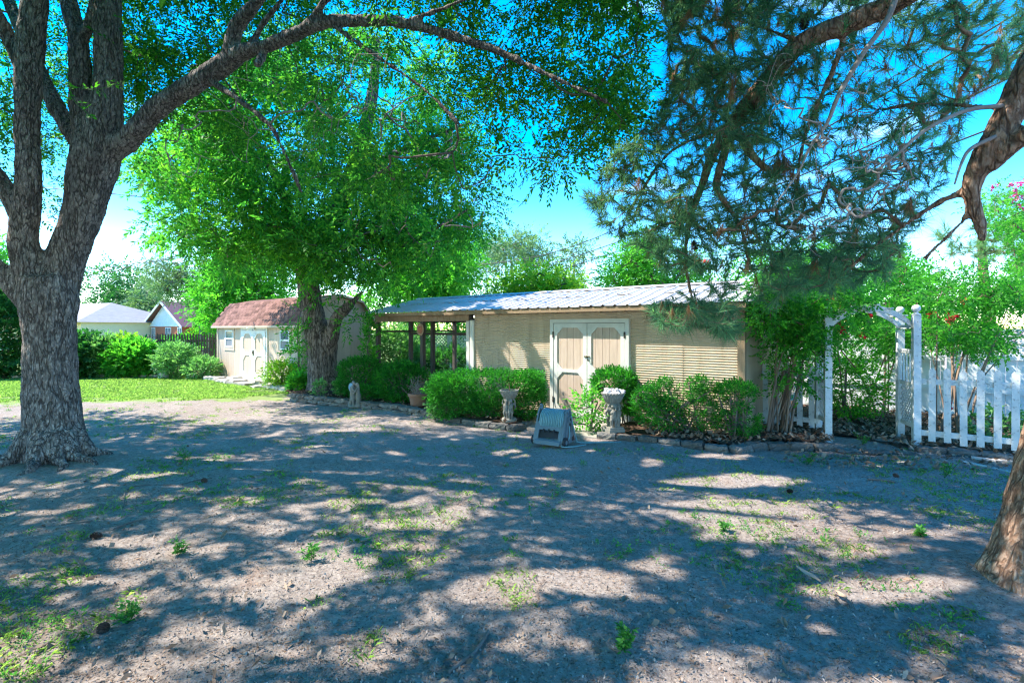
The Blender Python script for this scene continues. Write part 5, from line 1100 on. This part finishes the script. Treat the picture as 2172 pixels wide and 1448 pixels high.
# pale sunlit pine beyond the fence
def pale_pine():
    r = np.random.default_rng(51); B0 = np.array([12.0, 12.6, 0]); t = empty('pine_tree', B0, 0, 'pale sunlit pine beyond the white fence at the right', 'tree')
    tl_ = [(np.array([B0, B0 + [-.2, 0, 1.5], B0 + [-.4, 0, 3.2], B0 + [-.5, 0, 4.5]]), np.array([.16, .14, .1, .04]))]
    link('trunk', limbs_mesh(tl_, .03, 'trunk', M['pinebark'], B0, 12, 1), t)
    C = fill([(1960, 640), (1980, 500), (2060, 420), (2150, 400), (2300, 380), (2300, 640), (2150, 650), (2040, 600)], 420, 10.8, 12.8, r)
    mb_, dd = grow(skel_of(tl_, 8), C, r, .003, .45, .2, .04); tag(link('branches', mesh_np('branches', np.array(mb_.v) - B0, np.array(mb_.f), M['pinetwig']), t), kind='stuff')
    dd = unit(dd) + r.normal(size=dd.shape) * .4; link('needles', leafmesh('needles', scatter([tuft(r, 60, .24, .007, 70, .16) for _ in range(4)], C, dd, r.uniform(.8, 1.3, len(C)), r=r), M['needlepale'], 3, origin=B0, per=60, r=r), t)
pale_pine()

# ------------------------------------------------------------------ background trees
def tree(name, label, base, Y, poly, n, dy, seed, leafm, leaf=.16, R=.7, per=16, trunk_w=18, top=None, group='trees behind the yard', lw=.5, bark='twig', cat='tree', br=.008):
    r = np.random.default_rng(seed); bx, by = base; B0 = np.array([(bx - 1086) / F * Y, Y, 0.0]); t = empty(name, B0, 0, label, cat, group)
    pl = np.array(poly); cx = pl[:, 0].mean(); ty = pl[:, 1].min() * .65 + pl[:, 1].max() * .35 if top is None else top
    b = P(bx, 0, Y); b[2] = -.1; m1 = P((bx * .6 + cx * .4), HZ - .5 * (HZ - ty), Y); tp_ = P(cx, ty, Y); rad = trunk_w * Y / F / 2
    sk = [(np.array([b, m1, tp_]), np.array([rad, rad * .75, rad * .3]))]
    tr = MB(); q__ = spline(np.column_stack(sk[0]), 6); tr.tube(q__[:, :3], q__[:, 3], 9, cap=False); link('trunk', mesh_np('trunk', np.array(tr.v) - B0, np.array(tr.f), M['twig'], smooth=True), t)
    C = fill(poly, n, Y - dy, Y + dy, r); s_ = skel_of(sk, 8); s_ = s_[int(len(s_) * .4):]
    mb_, _ = grow(s_, C, r, br, .5, .2, rad * .6); tag(link('branches', mesh_np('branches', np.array(mb_.v) - B0, np.array(mb_.f), M[bark]), t), kind='stuff')
    p__, d__ = cluster_sprays(C, r.uniform(.7, 1.2, n) * R, per, r); link('crown', leafmesh('crown', scatter(sprays_set(r, 5, n=9, length=leaf * 3.6, leaf=leaf, w=leaf * lw), p__, d__, r.uniform(.8, 1.2, len(p__)), r=r), M[leafm], per=9, origin=B0, r=r), t)
    return t
tree('shade_tree', 'dark shade tree with spreading limbs behind the cream house', (255, 700), 55, [(170, 640), (180, 600), (215, 575), (270, 575), (300, 600), (310, 640), (270, 670), (190, 670)], 60, 4, 61, 'leafdeep', .35, 1.5, 16, 22)
tree('shade_tree', 'leafy tree at the far left edge behind the forked oak', (-60, 700), 32, [(-120, 520), (-20, 505), (35, 560), (40, 620), (-120, 650)], 50, 2, 62, 'leafbright', .24, 1.0)
tree('shade_tree', 'low grey-green tree between the two neighbour houses', (300, 710), 50, [(270, 650), (285, 615), (330, 600), (350, 640), (330, 690), (285, 690)], 40, 2.5, 69, 'leafgrey', .3, 1.2)
tree('cedar_tree', 'feathery grey-green cedar with bare lower limbs before the brick house', (440, 745), 25, [(310, 560), (345, 515), (400, 490), (440, 510), (440, 600), (400, 640), (350, 620), (320, 600)], 90, 1.2, 63, 'leafgrey', .1, .55, 18, 12, 560, br=.012)
tree('shade_tree', 'vine-hung green tree at the left end of the shed', (445, 760), 22.6, [(432, 700), (430, 600), (440, 540), (480, 520), (530, 560), (500, 640), (475, 660), (462, 740), (440, 745)], 120, 1.2, 64, 'leafbright', .15, .5, 14, 14, 600)
tree('shade_tree', 'bright green tree rising behind the shed roof', (580, 760), 24, [(470, 620), (490, 540), (560, 500), (650, 510), (680, 600), (640, 650), (500, 650)], 130, 2.4, 65, 'leafbright', .19, .75, 15)
tree('shade_tree', 'bright green tree behind the carport roof', (900, 760), 22, [(760, 640), (780, 560), (850, 500), (930, 470), (985, 500), (990, 570), (960, 640), (860, 660)], 190, 2.2, 66, 'leafbright', .18, .65, 16)
tree('shade_tree', 'round grey-green tree far behind the metal roof', (1090, 740), 48, [(990, 640), (1000, 560), (1030, 515), (1090, 490), (1150, 510), (1175, 560), (1160, 620), (1080, 650)], 110, 4, 67, 'leafgrey', .26, 1.5, 14, 14)
tree('shade_tree', 'slim grey-green tree right of the round one far behind the roof', (1215, 740), 46, [(1175, 640), (1180, 570), (1205, 525), (1245, 520), (1258, 570), (1245, 640)], 55, 2.5, 68, 'leafgrey', .26, 1.2, 13, 12)
tree('privet_bush', 'yellow-green bush showing over the ridge of the metal roof', (1150, 770), 16.5, [(1010, 640), (1060, 590), (1130, 565), (1190, 580), (1255, 600), (1270, 640), (1200, 660), (1060, 660)], 120, .9, 70, 'leafyellow', .11, .42, 13, 6, cat='bush')
tree('young_tree', 'young yellow-green tree behind the right end of the metal roof', (1370, 760), 14, [(1270, 640), (1300, 570), (1315, 520), (1380, 490), (1460, 510), (1480, 570), (1460, 640), (1370, 640)], 150, .9, 71, 'leafbright', .1, .36, 11, 8)
tree('shade_tree', 'leafy mass behind the crape myrtles over the picket fence', (1760, 800), 15, [(1480, 600), (1560, 540), (1700, 520), (1900, 560), (2000, 640), (1980, 760), (1800, 740), (1600, 760), (1560, 660)], 170, 1.6, 72, 'leafbright', .14, .6, 14, 14)

# ------------------------------------------------------------------ hedges and shrubs
def bush(name, label, c, rad, n, seed, leafm, leaf=.045, lw=.6, z0=.08, shell=.72, power=2.6, holes=0.0, stems=7, cat='shrub', group=None, parts=None, spr=5, slen=.10):
    """clipped shrub: twigs near the surface of a rounded-box body, stems below"""
    r = np.random.default_rng(seed); B0 = np.array([c[0], c[1], z0]); t = empty(name, B0, 0, label, cat, group)
    bodies = parts or [((0, 0, rad[2]), rad)]; P_ = []; D_ = []; tot = sum(b[1][0] * b[1][2] for b in bodies)
    for bc, br_ in bodies:
        k = int(n * br_[0] * br_[2] / tot); d = unit(r.normal(size=(k, 3))); f = (np.abs(d) ** power).sum(1) ** (-1 / power)
        u = shell + (1 - shell) * r.random(k) ** .6; lump = 1 + .10 * np.sin(d[:, 0]*7 + seed) * np.sin(d[:, 2]*6 + d[:, 1]*5 + seed) + .04 * r.normal(size=k)
        p = np.array(bc) + d * (f * u * lump)[:, None] * np.array(br_)
        if holes:
            h = vnoise(p[:, 0]*5 + 70 + seed, p[:, 2]*5 + 70, seed) + .5 * vnoise(p[:, 0]*11 + 70, p[:, 2]*11 + p[:, 1]*9 + 70, seed + 1) ; kk = h < .25 - holes * .5; p, d = p[kk], d[kk]
        P_.append(p); D_.append(d + r.normal(size=d.shape) * .45 + [0, 0, .35])
    p = np.vstack(P_); d = np.vstack(D_); k = p[:, 2] > .02; p, d = p[k], d[k]
    link('foliage', leafmesh('foliage', scatter(sprays_set(r, 5, n=spr, length=slen, leaf=leaf, w=leaf * lw, droop=0, spread=60), p, d, r.uniform(.75, 1.25, len(p)), r=r), M[leafm], per=spr, r=r), t)
    st_ = MB(); pick = p[r.integers(0, len(p), stems * 9)]; sk = []
    for i in range(stems):
        a = r.uniform(0, 6.28); q_ = np.array([bodies[i % len(bodies)][0][0] * .8 + .1*rad[0]*math.cos(a), .25*rad[1]*math.sin(a), -.05]); e = pick[i]; m_ = q_ + (e - q_) * .5 + [0, 0, .05]
        st_.tube(spline([q_, m_, e], 4), [.014] * 8 + [.006], 5, cap=False); sk.append(spline([q_, m_, e], 4)[2:])
    mb_, _ = grow(np.vstack(sk), pick[stems:], r, .0035, .45, .25, .012); st_.add(mb_.v, mb_.f); st_.build('stems', M['twig'], t); return t
def at(px, py, z=.1): return G(px, py, z)
def bushp(name, label, px, py_base, w_px, h_px, seed, leafm='boxleaf', n=1800, depth=.45, z=.1, **k):
    g_ = at(px, py_base, z); s = g_[1] / F; return bush(name, label, g_, (w_px*s/2, depth, h_px*s/2), n, seed, leafm, z0=z, **k)
bushp('hedge', 'dark rounded hedge beside the oak by the carport corner post', 763, 838, 76, 76, 101, n=2600, depth=.55, leaf=.04, power=3.2)
bushp('hedge', 'leafy hedge behind the terracotta pot', 853, 851, 104, 78, 102, n=2900, depth=.5, leaf=.045, power=2.3)
g_ = at(1032, 880, .1); s = g_[1] / F
bush('hedge', 'long bright clipped hedge left of the barn doors', g_, (118*s, .5, 50*s), 8600, 103, 'boxleaf', leaf=.036, z0=.1, power=4.5, parts=[((0, 0, .52), (114*s, .46, 34*s)), ((-72*s, 0, .36), (42*s, .42, 38*s)), ((84*s, -.05, .42), (34*s, .44, 44*s)), ((10*s, -.05, .2), (34*s, .3, 22*s))], stems=14)
g_ = at(1306, 897, .1); s = g_[1] / F
bush('hedge', 'small topiary-like hedge behind the rubble urn', (g_[0], g_[1] + .1, 0), (40*s, .32, 40*s), 1700, 104, 'boxleaf', z0=.08, parts=[((-2*s, 0, .74), (40*s, .3, 24*s)), ((28*s, .05, .44), (20*s, .2, 26*s))], stems=8)
g_ = at(1410, 915, .1); s = g_[1] / F
bush('hedge', 'straggly hedge with gaps in front of the corrugated wall', g_, (56*s, .38, 48*s), 2900, 105, 'boxleaf', leaf=.036, z0=.08, holes=.3, power=3.0, parts=[((24*s, 0, .64), (52*s, .34, 26*s)), ((-38*s, 0, .46), (24*s, .3, 32*s)), ((2*s, 0, .32), (24*s, .3, 30*s)), ((84*s, -.05, .72), (40*s, .28, 20*s)), ((70*s, -.05, .2), (40*s, .25, 12*s))], stems=26)
g_ = at(1555, 927, .1); s = g_[1] / F
bush('hedge', 'rounded hedge at the right corner of the metal building', g_, (42*s, .36, 44*s), 2100, 106, 'boxleaf', leaf=.036, z0=.08, parts=[((4*s, 0, .62), (38*s, .34, 30*s)), ((22*s, 0, .32), (22*s, .3, 30*s))], holes=.2, stems=14)
bushp('weedy_shrub', 'loose broad-leaved sapling in front of the barn doors', 1252, 905, 74, 70, 107, 'leafbright', 130, .2, leaf=.07, shell=.3, spr=6, slen=.2)
bushp('ground_shrub', 'low bushy clump at the foot of the long hedge', 936, 880, 46, 34, 108, 'leafpale', 420, .22, leaf=.04)
bushp('ground_shrub', 'low clump behind the couple statue', 772, 850, 44, 26, 109, 'boxleaf', 380, .22, leaf=.045)
bushp('ground_shrub', 'leafy sprig at the oak foot behind the statue', 726, 838, 26, 36, 110, 'leafpale', 120, .16, leaf=.08, shell=.3)
bushp('ground_shrub', 'small weed against the oak trunk by the wall', 677, 842, 16, 34, 111, 'leafpale', 70, .1, leaf=.06, shell=.3)
bushp('flower_clump', 'tall pale-stemmed plants along the shed front right of its doors', 598, 822, 66, 52, 112, 'leafyellow', 520, .3, z=.02, leaf=.07, shell=.3, spr=6, slen=.2, stems=26)
bushp('flower_clump', 'drooping broad-leaved plant at the shed corner beside the oak', 636, 832, 36, 32, 113, 'leafbright', 200, .25, z=.02, leaf=.13, shell=.4, lw=.5)
bushp('climbing_vine', 'vine climbing the shed corner beside the carport', 783, 838, 16, 168, 114, 'leafbright', 150, .12, z=.05, leaf=.09, shell=.25, spr=6, slen=.2)
bushp('climbing_vine', 'sparse vine climbing the shed front near its right window', 634, 826, 16, 140, 115, 'leafbright', 90, .1, z=.05, leaf=.09, shell=.25, spr=6, slen=.2)
# shrubs behind the carport
for i, (px, py, w_, h_, lm_, lb, n_) in enumerate(((838, 806, 92, 112, 'leafpale', 'tall loose green shrub behind the left carport bay', 1300), (905, 800, 46, 60, 'leafdeep', 'dark low shrub behind the carport plaque post', 360), (957, 806, 64, 66, 'leafdeep', 'dark shrub before the white fence seen through the carport', 520), (978, 790, 46, 104, 'leafbright', 'green climber beside the inner carport wall', 500), (880, 795, 60, 150, 'leafbright', 'tall green shrub filling the upper carport view', 700), (930, 772, 150, 96, 'leafbright', 'broad green hedge mass far behind the carport', 1100))):
    bushp('yard_shrub', lb, px, py, w_, h_, 120 + i, lm_, n_, .6, 0, leaf=.10, shell=.35, spr=6, slen=.24, stems=10)
# far bed, left
for i, (px, py, w_, h_, lm_, lb, n_, lf) in enumerate((
    (0, 803, 110, 190, 'leafdeep', 'dense dark green shrub left of the forked oak', 2200, .13), (178, 801, 70, 80, 'leafdeep', 'broad-leaved dark shrub just right of the forked oak trunk', 900, .17),
    (222, 800, 60, 86, 'leafpale', 'feathery pale green perennials on the far lawn edge', 1100, .08), (282, 799, 110, 68, 'leafbright', 'large arching bright green shrub in the far bed', 2200, .13),
    (262, 790, 100, 74, 'leafyellow', 'yellow-green shrub top before the cream house', 900, .12), (332, 790, 60, 46, 'leafbright', 'green shrub before the white gable', 900, .12),
    (400, 772, 120, 56, 'leafbright', 'tangle of vines on the brown picket fence', 1100, .13), (372, 801, 76, 70, 'leafpale', 'pale leafy clump right of the bucket', 1000, .09),
    (432, 802, 50, 40, 'leafpale', 'low pale clump at the left shed corner', 420, .09), (440, 770, 50, 90, 'leafyellow', 'yellow-green vine beside the shed wall', 420, .13))):
    g_ = at(px, py, 0); s = g_[1] / F
    bush('garden_shrub', lb, g_, (w_*s/2, .7, h_*s/2), n_, 140 + i, lm_, leaf=lf, z0=0, shell=.45, power=2.2, spr=6, slen=lf*2, stems=10)
bush('garden_shrub', 'bright young shrub inside the arbor gateway', (6.6, 10.0, 0), (.7, .5, .62), 900, 160, 'leafbright', leaf=.06, z0=.03, shell=.3, power=2.1, spr=6, slen=.18, stems=12)
bush('garden_shrub', 'leafy seedlings behind the right picket fence', (7.6, 8.0, 0), (.42, .2, .2), 70, 161, 'leafpale', leaf=.11, z0=.05, shell=.4, spr=6, slen=.16)

# ------------------------------------------------------------------ ground cover
rg = np.random.default_rng(77)
def blades(pos, n, h, w, r, lean=.5):
    k = len(pos) * n; b = np.repeat(pos, n, 0) + np.column_stack([r.normal(size=(k, 2)) * .03, np.zeros(k)])
    a = r.uniform(0, 6.28, k); hh = np.repeat(h, n) * r.uniform(.5, 1.1, k); d = np.column_stack([np.cos(a), np.sin(a), np.zeros(k)]); s = np.column_stack([-np.sin(a), np.cos(a), np.zeros(k)]) * w * .5
    le = r.uniform(.1, lean, k)[:, None]; up = np.array([0, 0, 1.0])
    m = b + up * (hh * .6)[:, None] + d * hh[:, None] * le * .4; t = b + up * (hh * r.uniform(.7, 1.0, k))[:, None] + d * hh[:, None] * le * 1.3
    return np.stack([b - s, b + s, m + s * .8, t, m - s * .8], 1).reshape(-1, 3)
def gpos(x, y): return np.column_stack([x, y, ground_z(x, y)])
# turf on the far left
n = 26000; y = rg.uniform(11.8, 18.9, n); x = rg.uniform(-19, -4.2, n); px = 1086 + F * x / y
mask = (px > -120) & ~((x > -11.4 + (19.2 - y) * 1.24) ) & (x < -4.4 - (y - 12) * .25)
dn = np.clip((y - 11.8) / 2.2, 0, 1) * np.clip((-4.6 - x) / 2.4, 0, 1) + .9 * (vnoise(x*1.1 + 30, y*1.1 + 30, 9) + .7*vnoise(x*3, y*3, 10)) 
mask &= dn > .46; x, y = x[mask], y[mask]
tag(link('lawn_grass', leafmesh('lawn_grass', blades(gpos(x, y), 4, np.full(len(x), .06), .016, rg, 1.0), M['grass'], 5, r=rg)), 'sunlit green lawn grass in front of the far bed', 'grass', kind='stuff')
# thin grass tufts on the dirt, in drifts
n = 13000; Y = 1.9 + 11 * rg.random(n) ** 1.5; x = Y * rg.uniform(-1.05, 1.05, n); dn = vnoise(x*.9 + 20, Y*.9 + 20, 12) + .7 * vnoise(x*2.4, Y*2.4, 13)
k = (dn > .13) & ~((x > 1.0 + 0 * x) & (Y > 7.6)); x, Y = x[k], Y[k]
tag(link('grass_tufts', leafmesh('grass_tufts', blades(gpos(x, Y), 9, rg.uniform(.008, .045, len(x)), .0042, rg, 1.3), M['grass'], 5, r=rg)), 'thin grass tufts scattered over the bare dirt', 'grass', kind='stuff')
# small broad-leaved weeds
n = 5200; Y = 1.9 + 10 * rg.random(n) ** 1.6; x = Y * rg.uniform(-1.05, 1.05, n); dn = vnoise(x*.7 + 120, Y*.7 + 20, 14) + .6 * vnoise(x*2.2, Y*2.2, 15); k = (dn > .12) & ~((x > 1.0) & (Y > 7.6)); x, Y = x[k], Y[k]
c = gpos(x, Y); p_ = np.repeat(c, 4, 0) + np.column_stack([rg.normal(size=(len(c)*4, 2)) * .018, np.full(len(c)*4, .004)]); d_ = np.column_stack([rg.normal(size=(len(p_), 2)), rg.uniform(.3, 1.5, len(p_))])
tag(link('dirt_weeds', leafmesh('dirt_weeds', scatter(sprays_set(rg, 5, n=5, length=.05, leaf=.024, w=.013, droop=.1), p_, d_, rg.uniform(.3, 1.05, len(p_)), r=rg), M['weed'], per=5, r=rg)), 'small leafy weeds dotted across the yard dirt', 'weeds', kind='stuff')
# fallen leaves and crumbs
def flat_leaves(x, y, z, size, w, r, tilt=.5):
    k = len(x); b = np.column_stack([x, y, z + .004 + .01 * r.random(k)]); a = r.uniform(0, 6.28, k); d = np.column_stack([np.cos(a), np.sin(a), r.normal(size=k) * tilt * .5]); s = np.column_stack([-np.sin(a), np.cos(a), r.normal(size=k) * tilt]) ; l = size * r.uniform(.6, 1.3, k); ww = w * r.uniform(.7, 1.3, k)
    return np.stack([b, b + d*(l*.5)[:, None] + s*(ww*.5)[:, None] + [0, 0, .002], b + d*l[:, None], b + d*(l*.5)[:, None] - s*(ww*.5)[:, None] + [0, 0, .002]], 1).reshape(-1, 3)
n = 26000; Y = 1.8 + 8 * rg.random(n) ** 1.7; x = Y * rg.uniform(-1.05, 1.05, n); k = vnoise(x*.8 + 60, Y*.8 + 60, 16) + .5*rg.random(n) > .02; x, Y = x[k], Y[k]
tag(link('leaf_litter', leafmesh('leaf_litter', flat_leaves(x, Y, ground_z(x, Y), .024, .009, rg), M['litter'], r=rg)), 'tiny fallen leaves scattered over the dirt', 'leaves', kind='stuff')
n = 26000; Y = 1.8 + 6 * rg.random(n) ** 1.9; x = Y * rg.uniform(-1.05, 1.05, n)
tag(link('soil_crumbs', leafmesh('soil_crumbs', flat_leaves(x, Y, ground_z(x, Y) + .001, .014, .008, rg, 1.2), M['chips'], r=rg)), 'soil crumbs and chips on the bare dirt', 'soil', kind='stuff')
n = 1500; Y = 2.0 + 7 * rg.random(n) ** 1.4; x = Y * rg.uniform(-1.05, 1.05, n); k = vnoise(x*1.3 + 160, Y*1.3 + 60, 26) > -.05; x, Y = x[k], Y[k]
tag(link('fallen_leaves', leafmesh('fallen_leaves', flat_leaves(x, Y, ground_z(x, Y) + .002, .055, .022, rg, .9), M['litter'], r=rg)), 'larger tan fallen leaves scattered over the yard', 'leaves', kind='stuff')
n = 900; Y = 1.9 + 7 * rg.random(n) ** 1.4; x = Y * rg.uniform(-1.05, 1.05, n)
tag(link('twig_litter', leafmesh('twig_litter', flat_leaves(x, Y, ground_z(x, Y) + .003, .16, .006, rg, .1), M['chips'], r=rg)), 'short broken twigs scattered over the yard', 'twigs', kind='stuff')
# leaf drifts in the right beds and the gateway
n = 9000; a = rg.uniform(0, 1, n); x = rg.uniform(2.2, 9.5, n); Y = rg.uniform(6.3, 11.5, n)
b2 = in_poly(x, Y, [tuple(p) for p in bed2]); b3 = in_poly(x, Y, [tuple(p) for p in bed3]); near = (~b2) & (~b3) & (np.hypot((x - 5.6) / 1.9, (Y - 7.1) / .75) < 1.0)
k = b2 | b3 | (near & (rg.random(n) < .6)); x, Y, b2, b3 = x[k], Y[k], b2[k], b3[k]; z = np.where(b2, .115, np.where(b3, .075, ground_z(x, Y))) + .03 * rg.random(len(x))
tag(link('leaf_drift', leafmesh('leaf_drift', flat_leaves(x, Y, z, .075, .04, rg, .8), M['litter'], r=rg)), 'brown fallen leaves drifted through the arbor gateway and right beds', 'leaves', kind='stuff')
n = 2600; x = rg.uniform(-6, .6, n); Y = rg.uniform(8.4, 14, n); k = in_poly(x, Y, [tuple(p) for p in bed1]); x, Y = x[k], Y[k]
tag(link('leaf_mulch', leafmesh('leaf_mulch', flat_leaves(x, Y, .125 + .03*rg.random(len(x)), .06, .03, rg, .8), M['litter'], r=rg)), 'reddish leaf mulch under the hedges behind the retaining wall', 'leaves', kind='stuff')
# pine straw round the pine
n = 2200; a = rg.uniform(0, 6.28, n); q = .3 + 1.5 * rg.random(n); x = PN[0] + q*np.cos(a); Y = PN[1] + q*np.sin(a); k = Y > 1.8; x, Y = x[k], Y[k]
tag(link('pine_straw', leafmesh('pine_straw', flat_leaves(x, Y, ground_z(x, Y) + .10*np.exp(-((x-PN[0])**2+(Y-PN[1])**2)/.35), .15, .003, rg, .2), M['needledead'], r=rg)), 'dry pine straw round the right trunk', 'needles', kind='stuff')

# single weeds, cones, sticks and big dry leaves that one can pick out
def weed(px, py, h, label, seed, n=9, leaf=.034):
    r = np.random.default_rng(seed); g_ = G(px, py); g_[2] = float(ground_z(g_[0], g_[1])); t = empty('weed', g_, 0, label, 'weed', 'single weeds in the dirt'); m = MB(); pp = []
    for i in range(4):
        e = np.array([r.normal()*h*.35, r.normal()*h*.3, h*r.uniform(.6, 1)]); pts = spline([(0, 0, 0), e*.5 + r.normal(size=3)*.01, e], 4); m.tube(pts, .0025, 4); pp.append(pts[2:])
    m.build('stalk', M['weed'], t); pp = np.vstack(pp); p_ = np.repeat(pp, n // 3, 0); d_ = np.column_stack([r.normal(size=(len(p_), 2)), r.uniform(0, .8, len(p_))])
    link('leaves', leafmesh('leaves', scatter(sprays_set(r, 3, n=2, length=.02, leaf=leaf, w=leaf*.5), p_, d_, r.uniform(.6, 1.2, len(p_)), r=r), M['weed'], r=r), t)
for i, (px, py, h, lb) in enumerate(((1325, 1378, .17, 'bright leafy weed in the sunlit foreground patch'), (393, 975, .2, 'broad weed between the oak and the flagstones'), (2003, 1018, .22, 'feathery weed before the right picket fence'), (1710, 985, .18, 'upright weed before the arbor gateway'), (378, 1182, .12, 'low dark weed in front of the pine cone'), (270, 1322, .1, 'spreading weed in the lower left sunny streak'), (660, 1195, .12, 'weed clump left of the middle foreground'), (1535, 1120, .09, 'grassy weed clump in the broad sunlit patch'), (1830, 945, .16, 'green sprig in the gateway leaves'), (1950, 1145, .08, 'weed near the pine trunk'))): weed(px, py, h, lb, 200 + i)
for px, py, sc, lb in ((219, 1142, 1.25, 'pine cone lying in the dirt before the big oak'), (440, 1028, 1.1, 'pine cone right of the oak roots'), (225, 1332, 1.2, 'long dark pine cone in the lower left'), (1668, 1045, 1.0, 'small pine cone left of the sunlit patch'), (1908, 1020, 1.0, 'pine cone at the far side of the sunlit patch'), (2064, 1195, 1.1, 'pine cone against the pine roots')):
    g_ = G(px, py); z = float(ground_z(g_[0], g_[1])); o = link('pine_cone', CM, None, (g_[0], g_[1], z + .02), (1.4, rg.uniform(-.3, .3), rg.uniform(0, 6)), (sc * .68, sc * .68, sc * .8)); tag(o, lb, 'pine cone', 'cones on the ground')
def stick(rows, rad, label):
    pts = [G(x, y) for x, y in rows]; pts = [np.array([p[0], p[1], float(ground_z(p[0], p[1])) + rad * 1.1]) for p in pts]; o0_ = pts[0]
    o = MB().tube(spline([p - o0_ for p in pts], 6), rad, 6).build('stick', M['twig'], None, loc=o0_); tag(o, label, 'stick', 'fallen sticks')
stick([(952, 1425), (985, 1398), (1012, 1375), (1036, 1340)], .011, 'dark stick in the middle foreground'); stick([(262, 1080), (268, 1050), (300, 1036), (372, 1034)], .005, 'thin curved twig right of the oak roots')
stick([(130, 1117), (170, 1113), (196, 1110)], .006, 'short stick near the pine cone'); stick([(240, 1128), (270, 1116), (310, 1105)], .008, 'broken stick beside the pine cone'); stick([(380, 1034), (420, 1022), (450, 1018)], .005, 'thin twig near the middle pine cone')
stick([(250, 957), (270, 958), (292, 957)], .02, 'thick root-like stick behind the oak flare'); stick([(1840, 1022), (1870, 1026), (1900, 1030)], .012, 'pale stick across the sunlit patch edge')
def plank(px0, py0, px1, py1, label):
    a, b_ = G(px0, py0), G(px1, py1); v = b_ - a; o = MB().box(0, np.linalg.norm(v), -.045, .045, 0, .03).build('plank', M['stonewhite'], None, loc=(a[0], a[1], .01)); o.rotation_euler = (0, 0, math.atan2(v[1], v[0])); tag(o, label, 'board')
plank(2040, 983, 2160, 1010, 'old pale board lying before the right bed edging'); plank(2060, 974, 2165, 986, 'second old board against the right bed edging')
for i, (px, py, sz, lb) in enumerate(((1330, 1272, .1, 'large pale dead leaf in the middle foreground'), (1740, 1232, .15, 'curled upright dead leaf before the pine'), (1770, 1252, .12, 'long dead leaf lying beside the curled one'), (1668, 1328, .09, 'rust-coloured dead leaf in the right shade'), (1660, 1192, .08, 'pale leaf near the shaded right foreground'), (1985, 1385, .1, 'tan dead leaf near the lower right corner'), (1975, 1440, .1, 'dead leaf at the bottom right edge'), (785, 1152, .09, 'brown crumpled leaf left of centre'), (105, 1372, .09, 'pale leaf in the lower left'), (468, 1152, .08, 'tan upright leaf in the left foreground'))):
    g_ = G(px, py); r = np.random.default_rng(300 + i); L_ = sz; W_ = sz * .42; V = []; 
    for t in np.linspace(0, 1, 6):
        w_ = W_ * math.sin(math.pi * (.04 + .92 * t)) ** .8 * .5; z = .012 + .05 * sz * math.sin(t * 5 + i) * 3 * .3 + (sz * .5 * t if 'upright' in lb else .01 * t)
        V += [(L_*t, -w_, z + .012), (L_*t, 0, z), (L_*t, w_, z + .012)]
    Fs = [(3*a+b_, 3*a+b_+1, 3*a+b_+4, 3*a+b_+3) for a in range(5) for b_ in (0, 1)]
    me = MB().add(V, Fs).mesh('dead_leaf', M['litter']); at_ = me.attributes.new('tint', 'FLOAT', 'FACE'); at_.data.foreach_set('value', np.full(len(Fs), .95 if i % 3 else .6, dtype=np.float32))
    o = link('dead_leaf', me, None, (g_[0], g_[1], float(ground_z(g_[0], g_[1]))), (0, 0, r.uniform(0, 6.28))); o.modifiers.new('t', 'SOLIDIFY').thickness = .001; tag(o, lb, 'leaf', 'large dead leaves on the dirt')
